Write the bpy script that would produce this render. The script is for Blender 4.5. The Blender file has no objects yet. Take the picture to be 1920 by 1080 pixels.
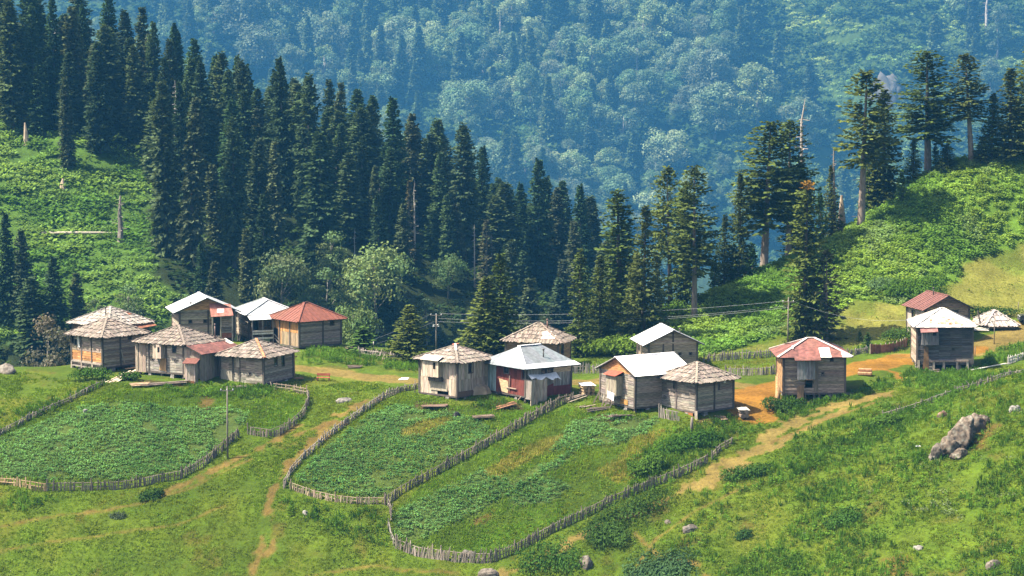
import bpy, math, random
import numpy as np

# ------------------------------------------------------------------ camera, sky, sun, exposure
SC = bpy.context.scene
COL = SC.collection
HFOV, PITCH = 24.0, -5.5
cd = bpy.data.cameras.new('camera'); cam = bpy.data.objects.new('camera', cd); COL.objects.link(cam)
cd.sensor_width = 36; cd.angle = math.radians(HFOV); cd.clip_start = 1; cd.clip_end = 6000
cam.location = (0, 0, 0); cam.rotation_euler = (math.radians(90 + PITCH), 0, 0)
SC.camera = cam
SUN_EL, SUN_AZ = math.radians(57), math.radians(-99)          # azimuth from +Y clockwise: the sun stands to the left, a little beyond
SUND = np.array([math.cos(SUN_EL)*math.sin(SUN_AZ), math.cos(SUN_EL)*math.cos(SUN_AZ), math.sin(SUN_EL)])
world = bpy.data.worlds.new('World'); SC.world = world; world.use_nodes = True
wn = world.node_tree; bg = wn.nodes['Background']
sky = wn.nodes.new('ShaderNodeTexSky'); sky.sky_type = 'NISHITA'; sky.sun_disc = False
sky.sun_elevation = SUN_EL; sky.sun_rotation = SUN_AZ; sky.altitude = 300; sky.dust_density = 5.0; sky.ozone_density = 0.3
wn.links.new(sky.outputs[0], bg.inputs[0]); bg.inputs[1].default_value = 0.085
ld = bpy.data.lights.new('sun', 'SUN'); ld.energy = 5.0; ld.angle = math.radians(0.53); ld.color = (1.0, 0.91, 0.74)
sun = bpy.data.objects.new('sun', ld); COL.objects.link(sun)
from mathutils import Vector
sun.rotation_euler = Vector(tuple(SUND)).to_track_quat('Z', 'Y').to_euler()
SC.view_settings.view_transform = 'Standard'; SC.view_settings.look = 'None'
SC.view_settings.exposure = 1.75; SC.view_settings.gamma = 1
SC.render.engine = 'CYCLES'
cy = SC.cycles
cy.max_bounces = 5; cy.diffuse_bounces = 2; cy.glossy_bounces = 2; cy.transmission_bounces = 2
cy.transparent_max_bounces = 4; cy.volume_bounces = 1; cy.use_denoising = True
cy.caustics_reflective = False; cy.caustics_refractive = False

HAZE_DENSITY, HAZE_COLOUR = 0.000098, (0.11, 0.46, 0.95, 1)

# ------------------------------------------------------------------ pixel <-> place (full-size photo pixels)
K = math.tan(math.radians(HFOV/2))/960.0
CP, SP = math.cos(math.radians(PITCH)), math.sin(math.radians(PITCH))
def ray(px, py):
    """x/y and z/y of the sight line through a pixel"""
    a = (np.asarray(px, float)-960)*K; v = (540-np.asarray(py, float))*K
    fy = CP - v*SP; fz = SP + v*CP
    return a/fy, fz/fy
def project(x, y, z):
    d = y*CP + z*SP; up = -y*SP + z*CP
    return 960 + x/d/K, 540 - up/d/K
def pxm(y): return 1.0/(K*y)

# ------------------------------------------------------------------ noise
def _h(ix, iy, s):
    n = (ix.astype(np.int64)*374761393 + iy.astype(np.int64)*668265263 + s*974634777) & 0xffffffff
    n = ((n ^ (n >> 13))*1274126177) & 0xffffffff
    return ((n ^ (n >> 16)) & 0xffff)/65535.0
def vnoise(x, y, s=0):
    x = np.asarray(x, float); y = np.asarray(y, float)
    ix = np.floor(x); iy = np.floor(y); fx = x-ix; fy = y-iy
    fx = fx*fx*(3-2*fx); fy = fy*fy*(3-2*fy)
    a = _h(ix, iy, s); b = _h(ix+1, iy, s); c = _h(ix, iy+1, s); d = _h(ix+1, iy+1, s)
    return (a*(1-fx)+b*fx)*(1-fy) + (c*(1-fx)+d*fx)*fy
def fbm(x, y, f, o=4, s=0):
    x = np.asarray(x, float); y = np.asarray(y, float)
    t = 0; a = 0.5
    for k in range(o):
        t = t + a*vnoise(x*f+k*17.3, y*f-k*9.1, s+k); f *= 2.03; a *= 0.5
    return t/(1-0.5**o)
def sstep(a, b, x):
    t = np.clip((x-a)/(b-a), 0, 1); return t*t*(3-2*t)
rng = np.random.default_rng(7)
random.seed(7)

# ------------------------------------------------------------------ the ground: one height field
CPIX = [ # px, py, distance
 (-400,1250,232),(960,1250,228),(2300,1250,200),
 (-400,1080,243),(0,1080,242),(480,1080,240),(960,1080,238),(1400,1080,232),(1920,1080,220),(2300,1080,212),
 (-400,930,254),(0,930,252),(500,930,251),(960,930,249),(1400,930,245),(1920,930,234),(2300,930,224),
 (-400,830,264),(0,830,262),(250,830,261),(650,830,260),(1000,830,258),(1400,830,256),(1700,830,249),(1920,830,241),
 (-400,740,273),(0,740,273),(100,715,278),(200,722,276),(300,722,275),(420,724,275),(500,724,275.5),(600,738,274),(700,748,272),(790,746,270.5),
 (900,748,269.5),(980,748,269.5),(1070,735,273),(1190,772,263.5),(1305,782,261),(1400,775,263),(1500,742,271),(1590,736,272),(1700,755,264),(1920,715,262),
 (-400,690,284),(0,692,284),(100,692,284),(200,690,286),(480,640,306),(385,640,303),(561,653,301),(640,650,302),(700,662,298),(765,672,295),(600,700,285),(750,702,284),
 (280,660,295),(860,670,297),(950,664,300),(1010,668,298),(1090,700,286),(1090,720,279),(1255,680,292),(1400,692,287),(1400,668,295),(1330,672,294),
 (1400,738,271),(1480,715,277),(1650,682,287),(1770,690,286),(1900,625,303),(1780,650,299),(1735,665,295),(1850,640,300),
 (1600,640,303),(1600,600,310),(1480,640,303),(1700,600,309),(1900,560,317),(1750,520,321),(1900,470,329),(1600,540,318),(1500,560,315),
 (1350,600,312),(1200,640,306),(1100,665,301),(1330,560,318),(1440,505,325),(1500,480,328),(1615,420,336),(1700,350,343),(1780,310,348),(1920,285,353),
 (2300,240,362),(2300,450,333),(2300,600,310),(2300,760,252),
 # the forest hill on the left
 (0,600,398),(320,545,405),(-400,560,400),(0,350,440),(-400,300,446),(100,200,475),(0,100,500),(-400,0,515),(250,225,480),(400,278,484),
 (540,322,486),(640,356,486),(870,446,478),(1000,525,468),(1100,592,456),(150,420,430),
 # the mountain far behind
 (-400,300,1945),(300,300,1958),(700,300,1958),(1200,450,1877),(1920,450,1877),(2300,450,1877),(-400,0,2214),(300,0,2214),(700,0,2214),(1200,0,2214),(1920,0,2200),(2300,0,2200),
 (1200,230,2040),(1700,150,2066),(1000,330,1950)]
CW = [ # x, y, z
 (-90,120,-76),(0,120,-76),(90,120,-72),(-110,165,-71),(0,165,-71),(120,165,-66),
 (-80,305,-46),(-55,315,-44),(-30,335,-46),(0,330,-45),(12,330,-45),(-60,350,-56),(-20,372,-60),(20,365,-58),(60,372,-52),(100,392,-46),
 (-130,360,-54),(-80,378,-58),(0,400,-66),(50,400,-66),(40,440,-62),(90,440,-84),(140,440,-80),(60,480,-76),
 (-60,560,-24),(-120,590,4),(0,560,-62),(60,560,-86),(160,560,-90),(-180,600,12),
 (-100,720,-75),(0,720,-98),(100,720,-100),(220,720,-96),(-240,720,-60),
 (-300,1000,-120),(0,1000,-125),(300,1000,-122),(-480,1640,-150),(0,1640,-160),(480,1640,-154),
 (-700,2400,130),(0,2400,130),(700,2400,128),(-780,2690,150),(0,2690,150),(780,2690,150)]
_cx=[];_cl=[];_cs=[]
for px,py,Y in CPIX:
    u,s = ray(px,py); _cx.append(float(u)); _cl.append(math.log(Y)); _cs.append(float(s))
for x,y,z in CW: _cx.append(x/y); _cl.append(math.log(y)); _cs.append(z/y)
_cx=np.array(_cx);_cl=np.array(_cl);_cs=np.array(_cs)
def _k(r2): return np.where(r2>1e-14, r2*np.log(np.maximum(r2,1e-14)), 0.0)
_n=len(_cx); _A=np.zeros((_n+3,_n+3))
_A[:_n,:_n]=_k((_cx[:,None]-_cx)**2+(_cl[:,None]-_cl)**2)+np.eye(_n)*2e-5
_P=np.stack([np.ones(_n),_cx,_cl],1); _A[:_n,_n:]=_P; _A[_n:,:_n]=_P.T
_w=np.linalg.solve(_A,np.concatenate([_cs,np.zeros(3)]))
def tps(u,l):
    out=_w[_n]+_w[_n+1]*u+_w[_n+2]*l
    for i in range(_n): out=out+_w[i]*_k((u-_cx[i])**2+(l-_cl[i])**2)
    return out
def mseg(*a):
    return np.concatenate([np.arange(p,q,s) for p,q,s in a])
GY=mseg((120,216,4),(216,292,0.30),(292,340,0.5),(340,520,1.25),(520,1780,14),(1780,2320,5),(2320,2720,25))
GU=np.linspace(-0.36,0.36,760)
_U,_Y=np.meshgrid(GU,GY)
_L=np.log(_Y)
# the smooth field is evaluated on a coarser net and refined
cu=np.linspace(-0.36,0.36,150); 
_sc=np.stack([tps(cu,np.full_like(cu,math.log(y))) for y in GY])
_S=np.stack([np.interp(GU,cu,r) for r in _sc])
# cubic-ish smoothing of the interpolation along u is not needed: the net is finer than the landforms
_X=_U*_Y; GZ=_S*_Y
near=1-sstep(300,420,_Y)
GZ+=near*((fbm(_X,_Y,0.12,3,3)-0.5)*0.7+(fbm(_X,_Y,0.7,2,5)-0.5)*0.22)
mid=sstep(380,430,_Y)*(1-sstep(520,600,_Y)); GZ+=mid*(fbm(_X,_Y,0.05,3,9)-0.5)*5
far=sstep(1700,1860,_Y); GZ+=far*((fbm(_X,_Y*0.35,0.012,3,11)-0.5)*62+(fbm(_X,_Y,0.034,2,12)-0.5)*16)
def height(x,y):
    x=np.asarray(x,float); y=np.asarray(y,float)
    u=np.clip((x/y-GU[0])/(GU[1]-GU[0]),0,len(GU)-1.001); iu=u.astype(int); fu=u-iu
    j=np.clip(np.searchsorted(GY,y)-1,0,len(GY)-2); fy=np.clip((y-GY[j])/(GY[j+1]-GY[j]),0,1)
    return (GZ[j,iu]*(1-fu)+GZ[j,iu+1]*fu)*(1-fy)+(GZ[j+1,iu]*(1-fu)+GZ[j+1,iu+1]*fu)*fy
def hit(px,py,y0=205,y1=None):
    """where a sight line meets the ground; past a crest by a hair it takes the crest itself"""
    if y1 is None: y1=372 if y0<300 else (640 if y0<700 else 2700)
    u,s=ray(px,py); ys=np.arange(y0,y1,0.2); g=height(u*ys,ys); d=s*ys-g
    b=np.nonzero(d<=0)[0]
    if len(b)==0:
        y=ys[np.argmin(d/ys)]; return float(u*y),float(y),float(height(u*y,y))
    i=b[0]; y=ys[i]
    if i>0: y=ys[i-1]+0.2*d[i-1]/(d[i-1]-d[i]+1e-9)
    return float(u*y),float(y),float(height(u*y,y))
def hits(pts,**k): return [hit(px,py,**k) for px,py in pts]
def atY(px,py,Y):
    u,s=ray(px,py); return float(u*Y),float(Y),float(s*Y)
def flatten(x,y,r,z,soft=3.0):
    """a levelled building plot"""
    d=np.hypot(_X-x,_Y-y); w=1-sstep(r,r+soft,d); global GZ
    GZ=GZ*(1-w)+z*w

# zones in plan
def inpoly(x,y,poly):
    x=np.asarray(x); y=np.asarray(y); c=np.zeros(x.shape,bool); n=len(poly)
    for i in range(n):
        x0,y0=poly[i][:2]; x1,y1=poly[i-1][:2]
        if y0==y1: continue
        c^=((y0>y)!=(y1>y))&(x<(x1-x0)*(y-y0)/(y1-y0)+x0)
    return c
def dseg(x,y,line):
    d=np.full(np.shape(x),1e9)
    for (x0,y0),(x1,y1) in zip(line[:-1],line[1:]):
        dx,dy=x1-x0,y1-y0; t=np.clip(((x-x0)*dx+(y-y0)*dy)/(dx*dx+dy*dy+1e-9),0,1)
        d=np.minimum(d,np.hypot(x-x0-t*dx,y-y0-t*dy))
    return d
def P2(pts,**k): return [h[:2] for h in hits(pts,**k) if h]
def polymask(x,y,poly,soft=0.7,warp=0.9,seed=0):
    xx=x+(fbm(x,y,0.6,3,40+seed)-0.5)*2*warp; yy=y+(fbm(x,y,0.6,3,60+seed)-0.5)*2*warp
    bb=np.array(poly); m=np.zeros(np.shape(x))
    q=(xx>bb[:,0].min()-2)&(xx<bb[:,0].max()+2)&(yy>bb[:,1].min()-2)&(yy<bb[:,1].max()+2)
    if q.any():
        X=xx[q];Y=yy[q]; ins=inpoly(X,Y,poly); d=dseg(X,Y,list(poly)+[poly[0]])*np.where(ins,1,-1)
        m[q]=sstep(-soft/2,soft/2,d)
    return m
def linemask(x,y,line,w,soft=0.6,warp=0.6,seed=0):
    bb=np.array(line); m=np.zeros(np.shape(x)); r=w+soft+warp+1
    q=(x>bb[:,0].min()-r)&(x<bb[:,0].max()+r)&(y>bb[:,1].min()-r)&(y<bb[:,1].max()+r)
    if q.any():
        X=x[q];Y=y[q]; d=dseg(X,Y,line)+(fbm(X,Y,0.9,3,80+seed)-0.5)*2*warp
        m[q]=1-sstep(w-soft/2,w+soft/2,d)
    return m

Z={}
def zone(n,pts,**k): Z[n]=P2(pts,**k)
zone('garden_west',[(-60,840),(60,790),(140,755),(205,728),(260,735),(420,728),(500,732),(570,745),(578,770),(555,795),(515,815),(455,808),(400,850),(340,890),(210,905),(90,908),(-60,900)])
zone('crop_west',[(-60,850),(60,800),(150,762),(230,752),(330,765),(430,765),(470,775),(455,800),(400,845),(340,888),(210,900),(90,902),(-60,895)])
zone('lush_west',[(490,790),(520,750),(570,748),(576,770),(555,793),(515,812),(470,806)])
zone('bare_west',[(365,755),(385,742),(405,748),(395,766),(370,768)])
zone('garden_mid',[(545,900),(600,845),(690,775),(740,752),(790,750),(860,760),(930,765),(990,772),(930,822),(840,868),(760,908),(700,938),(600,928)])
zone('crop_mid',[(550,898),(605,845),(690,780),(745,758),(790,770),(850,775),(905,792),(925,812),(840,862),(760,903),(700,933),(600,923)])
zone('lush_mid',[(930,775),(985,762),(1030,757),(1010,775),(960,797),(935,800)])
zone('dry_mid',[(752,808),(790,790),(850,783),(835,797),(790,818),(755,818)])
zone('garden_east',[(732,965),(800,905),(930,832),(1060,762),(1130,775),(1240,785),(1200,840),(1320,868),(1200,915),(1100,960),(1000,1010),(920,1042),(750,1020)])
zone('crop_strip',[(738,1010),(742,958),(830,918),(900,880),(970,895),(1060,850),(1110,820),(1060,870),(960,925),(880,968),(790,1012)])
zone('crop_patch',[(948,930),(985,902),(1030,895),(1072,912),(1030,945),(965,950)])
zone('crop_top',[(1070,792),(1140,778),(1240,785),(1215,815),(1150,835),(1090,838),(1060,845),(1030,850)])
zone('dry_strip',[(905,885),(1000,832),(1060,815),(1030,845),(985,868),(930,895)])
zone('dry_east',[(1120,880),(1170,850),(1190,820),(1250,805),(1210,850),(1190,900),(1150,905)])
zone('bare_east',[(880,975),(925,955),(925,970),(880,990)])
zone('lawn_east',[(850,1030),(920,1000),(1060,965),(1120,945),(1000,1005),(920,1035)])
zone('scrub',[(1060,670),(1180,608),(1330,535),(1440,490),(1500,452),(1615,408),(1700,340),(1780,300),(1920,275),(2250,225),(2250,440),(1920,455),(1800,492),(1800,525),(1730,545),(1680,570),(1600,558),(1560,600),(1400,645),(1320,668),(1200,660)])
zone('scrub_lobe',[(1670,560),(1690,545),(1740,535),(1745,550),(1730,570),(1680,572)])
zone('meadow_east',[(1380,655),(1480,632),(1560,595),(1600,560),(1680,570),(1740,550),(1800,525),(1800,492),(1920,455),(2250,440),(2250,600),(1830,590),(1700,615),(1600,650),(1450,660)])
zone('clearing',[(-300,180),(20,205),(120,250),(270,300),(290,420),(290,520),(330,560),(300,640),(100,640),(-300,600)],y0=385)
zone('far_scrub',[(1340,430),(1380,300),(1400,120),(1430,-40),(2100,-40),(2100,400),(1700,420)],y0=1750)
zone('far_glade',[(870,270),(905,225),(985,230),(1010,280),(960,320),(890,310)],y0=1750)
zone('mud_a',[(780,752),(850,758),(850,775),(770,770)]); zone('mud_b',[(915,752),(985,757),(980,770),(930,770)]); zone('mud_c',[(1125,775),(1190,778),(1180,792),(1110,788)])
zone('mud_d',[(1300,785),(1375,778),(1360,790),(1310,795)]); zone('mud_e',[(1720,690),(1825,686),(1815,702),(1740,704)]); zone('mud_f',[(262,712),(345,716),(340,726),(262,722)]); zone('mud_g',[(1480,748),(1560,742),(1540,752),(1490,756)])
zone('soil_a',[(1815,800),(1850,775),(1880,800),(1850,840),(1820,850)]); zone('soil_b',[(1660,1050),(1690,1040),(1720,1085),(1670,1085)])
MUD=['mud_a','mud_b','mud_c','mud_d','mud_e','mud_f','mud_g']
ROADS=[]
def road(pts,w,kind,warp=0.5): ROADS.append((P2(pts),w,kind,warp))
road([(548,690),(620,698),(700,708),(780,714),(830,716)],1.7,'tan')
road([(1060,716),(1140,712),(1250,716),(1380,722),(1440,728)],1.5,'tan')
road([(1380,745),(1440,730),(1520,710),(1600,694),(1660,680),(1710,668)],2.5,'orange',.8)
road([(1412,778),(1405,760),(1420,742)],2.5,'orange',.8)
road([(1700,668),(1830,655),(1870,640),(1930,615),(2000,590)],2.4,'tan',.8)
road([(1690,668),(1830,655)],1.6,'orange')
road([(1590,700),(1640,690),(1680,700),(1690,712)],0.5,'orange',1.0)
road([(1645,742),(1560,762),(1480,798),(1430,832),(1370,878),(1310,908)],0.85,'tan',1.9)
road([(1310,908),(1230,945),(1120,995),(1000,1050),(930,1085)],0.35,'tan',1.0)
road([(1670,735),(1600,760),(1500,808),(1440,850)],0.35,'tan',1.0)
road([(690,748),(650,770),(620,800),(580,838),(545,870)],0.55,'clay',1.6)
road([(735,738),(690,760),(640,800)],0.25,'clay',1.2)
road([(545,870),(520,905),(500,950),(492,990),(485,1050),(470,1085)],0.2,'clay',1.0)
road([(505,960),(520,1000),(500,1040)],0.12,'clay',0.9)
road([(630,790),(540,822),(450,858),(350,905),(300,930)],0.25,'clay',0.9)
road([(560,800),(470,850),(380,900)],0.2,'clay',0.9)
road([(1190,1000),(1230,1040),(1310,1060),(1325,1085)],0.12,'clay',0.5)
road([(-40,1000),(120,965),(260,945),(380,905),(470,862)],.14,'clay',.16)
road([(-40,1040),(150,1010),(330,985),(420,950)],.10,'clay',.14)
road([(560,1085),(700,1060),(760,1070),(860,1075)],.10,'clay',.14)
road([(1180,1085),(1230,1010),(1300,960),(1420,905)],.12,'clay',.16)
road([(1430,838),(1540,790),(1650,752)],.16,'clay',.3)
GROUND_GAIN=np.array([.45,.47,.28])
def ground_colour(x,y):
    C=lambda *c: np.array(c)[None,:]
    shp=np.shape(x); x=np.ravel(x); y=np.ravel(y)
    n1=fbm(x,y,0.06,4,21)[:,None]; n2=fbm(x,y,0.5,4,22)[:,None]; n3=fbm(x,y,0.16,3,23)[:,None]
    g=C(.082,.150,.014)*(1-n2)+C(.140,.190,.022)*n2
    g=g*(0.75+0.5*n1); dry=sstep(.52,.75,n3); g=g*(1-dry*.45)+C(.20,.18,.036)*dry*.45
    br=sstep(.66,.78,fbm(x,y,0.33,4,27)[:,None]); g=g*(1-br*.5)+C(.16,.10,.04)*br*.5
    def mix(m,c,k=1.0):
        nonlocal g
        m=np.clip(m,0,1)[:,None]*k; g=g*(1-m)+c*m
    M=lambda n,**k: polymask(x,y,Z[n],**k)
    mix(M('garden_west'),C(.06,.11,.014)*(0.7+.6*n2)); mix(M('garden_mid'),C(.06,.105,.014)*(0.7+.6*n2)); mix(M('garden_east'),C(.07,.12,.013)*(0.7+.6*n2))
    for s in ('crop_west','crop_mid','crop_strip','crop_patch','crop_top'): mix(M(s),C(.085,.125,.04)*(0.7+.6*n2))
    for s in ('lush_west','lush_mid','lawn_east'): mix(M(s),C(.075,.15,.010)*(0.8+.4*n2))
    for s in ('dry_mid','dry_strip','dry_east'): mix(M(s),C(.18,.16,.035)*(0.7+.6*n2),.8)
    for s in ('bare_west','bare_east'): mix(M(s),C(.17,.10,.05)*(0.7+.6*n2),.8)
    dm=sstep(.45,.7,fbm(x,y,0.22,4,33)[:,None])
    for s in MUD: mix(M(s,warp=.6),C(.085,.055,.036)*(0.6+.8*n2),.9)
    for s in ('soil_a','soil_b'): mix(M(s,warp=1.2),C(.20,.10,.05)*(0.6+.8*n2),.7)
    mix(M('meadow_east',soft=1.5),(C(.27,.25,.085)*(1-dm)+C(.17,.205,.05)*dm)*(0.8+.4*n2),.92)
    mix(M('scrub',soft=1.0),C(.13,.23,.04)*(0.7+.6*n2))
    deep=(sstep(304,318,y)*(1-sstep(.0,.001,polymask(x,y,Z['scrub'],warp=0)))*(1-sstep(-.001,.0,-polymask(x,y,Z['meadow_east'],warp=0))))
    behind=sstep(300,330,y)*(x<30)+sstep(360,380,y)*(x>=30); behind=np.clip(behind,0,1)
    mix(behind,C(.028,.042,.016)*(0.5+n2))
    mix(M('clearing',soft=4,warp=3)*(y>380),C(.09,.17,.035)*(0.6+.8*n2))
    farm=sstep(1500,1700,y); mix(farm,C(.035,.06,.022)*(0.5+n2))
    mix(polymask(x,y,Z['far_scrub'],soft=12,warp=8),C(.06,.10,.03)*(0.5+n2)); mix(polymask(x,y,Z['far_glade'],soft=6,warp=5),C(.05,.11,.035)*(0.7+.6*n2))
    kinds={'tan':C(.29,.200,.095),'orange':C(.36,.165,.042),'clay':C(.235,.145,.066)}
    for i,(ln,w,kd,wp) in enumerate(ROADS):
        mix(linemask(x,y,ln,w,soft=0.5,warp=wp,seed=i*3),kinds[kd]*(0.75+.5*n2),.92 if kd!='clay' else .85)
    return (g*GROUND_GAIN).reshape(shp+(3,))
# ------------------------------------------------------------------ materials
def newmat(name):
    m=bpy.data.materials.new(name); m.use_nodes=True; nt=m.node_tree; nt.nodes.clear()
    out=nt.nodes.new('ShaderNodeOutputMaterial'); return m,nt,out
def nd(nt,t,**k):
    n=nt.nodes.new(t)
    for a,b in k.items():
        if a.startswith('i_'):
            key=a[2:]; key=int(key) if key.isdigit() else key.replace('_',' ')
            n.inputs[key].default_value=b
        else: setattr(n,a,b)
    return n
def lk(nt,a,b): nt.links.new(a,b)
def tinted(nt,lo=0.75,hi=1.2,scale=3.0,coords='Object',stretch=None,detail=4):
    """the mesh's own colour attribute times a streaky noise"""
    at=nd(nt,'ShaderNodeAttribute',attribute_name='tint')
    tc=nd(nt,'ShaderNodeTexCoord'); vec=tc.outputs[coords]
    if stretch:
        mp=nd(nt,'ShaderNodeMapping'); mp.inputs['Scale'].default_value=stretch; lk(nt,vec,mp.inputs[0]); vec=mp.outputs[0]
    nz=nd(nt,'ShaderNodeTexNoise',i_Scale=scale,i_Detail=detail); lk(nt,vec,nz.inputs['Vector'])
    mr=nd(nt,'ShaderNodeMapRange'); mr.inputs[1].default_value=.28; mr.inputs[2].default_value=.72; mr.inputs[3].default_value=lo; mr.inputs[4].default_value=hi
    lk(nt,nz.outputs[0],mr.inputs[0])
    mx=nd(nt,'ShaderNodeVectorMath',operation='SCALE'); lk(nt,at.outputs['Color'],mx.inputs[0]); lk(nt,mr.outputs[0],mx.inputs['Scale'])
    return mx.outputs[0],nz.outputs[0]
def mat_solid(name,rough=.8,lo=.75,hi=1.2,scale=3,stretch=None,bump=0.0,metal=0.0,spec=.3,detail=4):
    m,nt,out=newmat(name); c,f=tinted(nt,lo,hi,scale,stretch=stretch,detail=detail)
    b=nd(nt,'ShaderNodeBsdfPrincipled',i_Roughness=rough,i_Metallic=metal); b.inputs['Specular IOR Level'].default_value=spec
    lk(nt,c,b.inputs['Base Color'])
    if bump:
        bp=nd(nt,'ShaderNodeBump',i_Strength=bump,i_Distance=.05); lk(nt,f,bp.inputs['Height']); lk(nt,bp.outputs[0],b.inputs['Normal'])
    lk(nt,b.outputs[0],out.inputs[0]); return m
def mat_leaf(name,trans=.3,lo=.7,hi=1.3,scale=.6,vary=0.0):
    m,nt,out=newmat(name); c,f=tinted(nt,lo,hi,scale,detail=2)
    if vary:
        oi=nd(nt,'ShaderNodeObjectInfo'); cr=nd(nt,'ShaderNodeValToRGB'); lk(nt,oi.outputs['Random'],cr.inputs[0]); e=cr.color_ramp.elements
        e[0].position=0; e[0].color=(1-vary,1-vary,1-vary*.8,1); e[1].position=1; e[1].color=(1+vary*1.1,1+vary*.9,1+vary*.6,1)
        for p,q in ((.25,(1.0,1-vary*.25,1.0,1)),(.5,(1-vary*.5,1-vary*.25,1-vary*.5,1)),(.75,(1+vary*.5,1+vary*.25,1-vary*.2,1))): k=e.new(p); k.color=q
        vm=nd(nt,'ShaderNodeVectorMath',operation='MULTIPLY'); lk(nt,c,vm.inputs[0]); lk(nt,cr.outputs[0],vm.inputs[1]); c=vm.outputs[0]
    d=nd(nt,'ShaderNodeBsdfDiffuse'); t=nd(nt,'ShaderNodeBsdfTranslucent'); x=nd(nt,'ShaderNodeMixShader'); x.inputs[0].default_value=trans
    lk(nt,c,d.inputs[0])
    hs=nd(nt,'ShaderNodeVectorMath',operation='MULTIPLY'); hs.inputs[1].default_value=(1.25,1.2,.6); lk(nt,c,hs.inputs[0]); lk(nt,hs.outputs[0],t.inputs[0])
    lk(nt,d.outputs[0],x.inputs[1]); lk(nt,t.outputs[0],x.inputs[2]); lk(nt,x.outputs[0],out.inputs[0]); return m
M={}
M['boards_h']=mat_solid('weathered_boards',.85,.38,1.5,1.6,stretch=(1,1,9),bump=.3)
M['boards_v']=mat_solid('weathered_upright_boards',.85,.45,1.4,1.6,stretch=(8,8,.7),bump=.3)
M['shake']=mat_solid('split_wood_shakes',.85,.6,1.3,4,bump=.3)
M['tin']=mat_solid('painted_tin',.55,.60,1.15,1.6,spec=.3,detail=8,stretch=(1.6,1.6,.5))
M['rust']=mat_solid('rusted_tin',.7,.5,1.4,2.2,spec=.3,detail=7)
M['dark']=mat_solid('dark_interior',.95,.9,1.1,2,spec=.05)
M['stone']=mat_solid('lichened_rock',.9,.35,1.5,2.6,bump=.7,detail=8)
M['bark']=mat_solid('bark',.95,.6,1.35,2.0,stretch=(3,3,.6),bump=.5)
M['cloth']=mat_solid('cloth',.9,.85,1.1,3,spec=.1)
M['metal']=mat_solid('galvanised_metal',.5,.85,1.1,3,metal=.4)
M['paint']=mat_solid('car_paint',.25,.97,1.03,2,spec=.5)
M['glass']=mat_solid('dark_glass',.08,.97,1.03,2,spec=.6)
M['rubber']=mat_solid('tyre_rubber',.9,.9,1.1,3)
M['needles']=mat_leaf('fir_needles',.20,.65,1.35,.35,.35)
M['leaves']=mat_leaf('beech_leaves',.30,.7,1.3,.25,.4); M['scrubleaf']=mat_leaf('scrub_leaves',.42,.75,1.25,.3)
M['herb']=mat_leaf('herbage',.36,.75,1.3,.5)
def mat_ground():
    m,nt,out=newmat('hillside_ground')
    at=nd(nt,'ShaderNodeAttribute',attribute_name='tint'); tc=nd(nt,'ShaderNodeTexCoord')
    n1=nd(nt,'ShaderNodeTexNoise',i_Scale=2.3,i_Detail=8,i_Roughness=.7); n2=nd(nt,'ShaderNodeTexNoise',i_Scale=.35,i_Detail=4)
    lk(nt,tc.outputs['Object'],n1.inputs['Vector']); lk(nt,tc.outputs['Object'],n2.inputs['Vector'])
    mr=nd(nt,'ShaderNodeMapRange'); mr.inputs[1].default_value=.3; mr.inputs[2].default_value=.7; mr.inputs[3].default_value=.6; mr.inputs[4].default_value=1.35
    lk(nt,n1.outputs[0],mr.inputs[0])
    mr2=nd(nt,'ShaderNodeMapRange'); mr2.inputs[1].default_value=.3; mr2.inputs[2].default_value=.7; mr2.inputs[3].default_value=.8; mr2.inputs[4].default_value=1.2
    lk(nt,n2.outputs[0],mr2.inputs[0])
    mu=nd(nt,'ShaderNodeMath',operation='MULTIPLY'); lk(nt,mr.outputs[0],mu.inputs[0]); lk(nt,mr2.outputs[0],mu.inputs[1])
    sc=nd(nt,'ShaderNodeVectorMath',operation='SCALE'); lk(nt,at.outputs['Color'],sc.inputs[0]); lk(nt,mu.outputs[0],sc.inputs['Scale'])
    b=nd(nt,'ShaderNodeBsdfPrincipled',i_Roughness=.95); b.inputs['Specular IOR Level'].default_value=.1
    bp=nd(nt,'ShaderNodeBump',i_Strength=.8,i_Distance=.25); lk(nt,n1.outputs[0],bp.inputs['Height']); lk(nt,bp.outputs[0],b.inputs['Normal'])
    lk(nt,sc.outputs[0],b.inputs['Base Color']); lk(nt,b.outputs[0],out.inputs[0]); return m
M['ground']=mat_ground()

# ------------------------------------------------------------------ mesh helpers
def mesh_np(name,V,F,T,mat,smooth=False):
    """V n x 3, F m x k (k = 3 or 4), T n x 3 colour"""
    me=bpy.data.meshes.new(name); V=np.ascontiguousarray(V,np.float32); F=np.ascontiguousarray(F,np.int32)
    n,k=F.shape
    me.vertices.add(len(V)); me.vertices.foreach_set('co',V.ravel())
    me.loops.add(n*k); me.loops.foreach_set('vertex_index',F.ravel())
    me.polygons.add(n); me.polygons.foreach_set('loop_start',np.arange(0,n*k,k,dtype=np.int32))
    if smooth: me.polygons.foreach_set('use_smooth',np.ones(n,bool))
    a=me.attributes.new('tint','FLOAT_COLOR','POINT')
    c=np.ones((len(V),4),np.float32); c[:,:3]=T; a.data.foreach_set('color',c.ravel())
    me.update(calc_edges=True); me.materials.append(mat); return me
def link(name,me,parent=None,loc=None):
    o=bpy.data.objects.new(name,me); COL.objects.link(o)
    if parent is not None: o.parent=parent
    if loc is not None: o.location=loc
    return o
def tag(o,label=None,cat=None,group=None,kind=None):
    if label: o['label']=label
    if cat: o['category']=cat
    if group: o['group']=group
    if kind: o['kind']=kind
    return o
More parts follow.
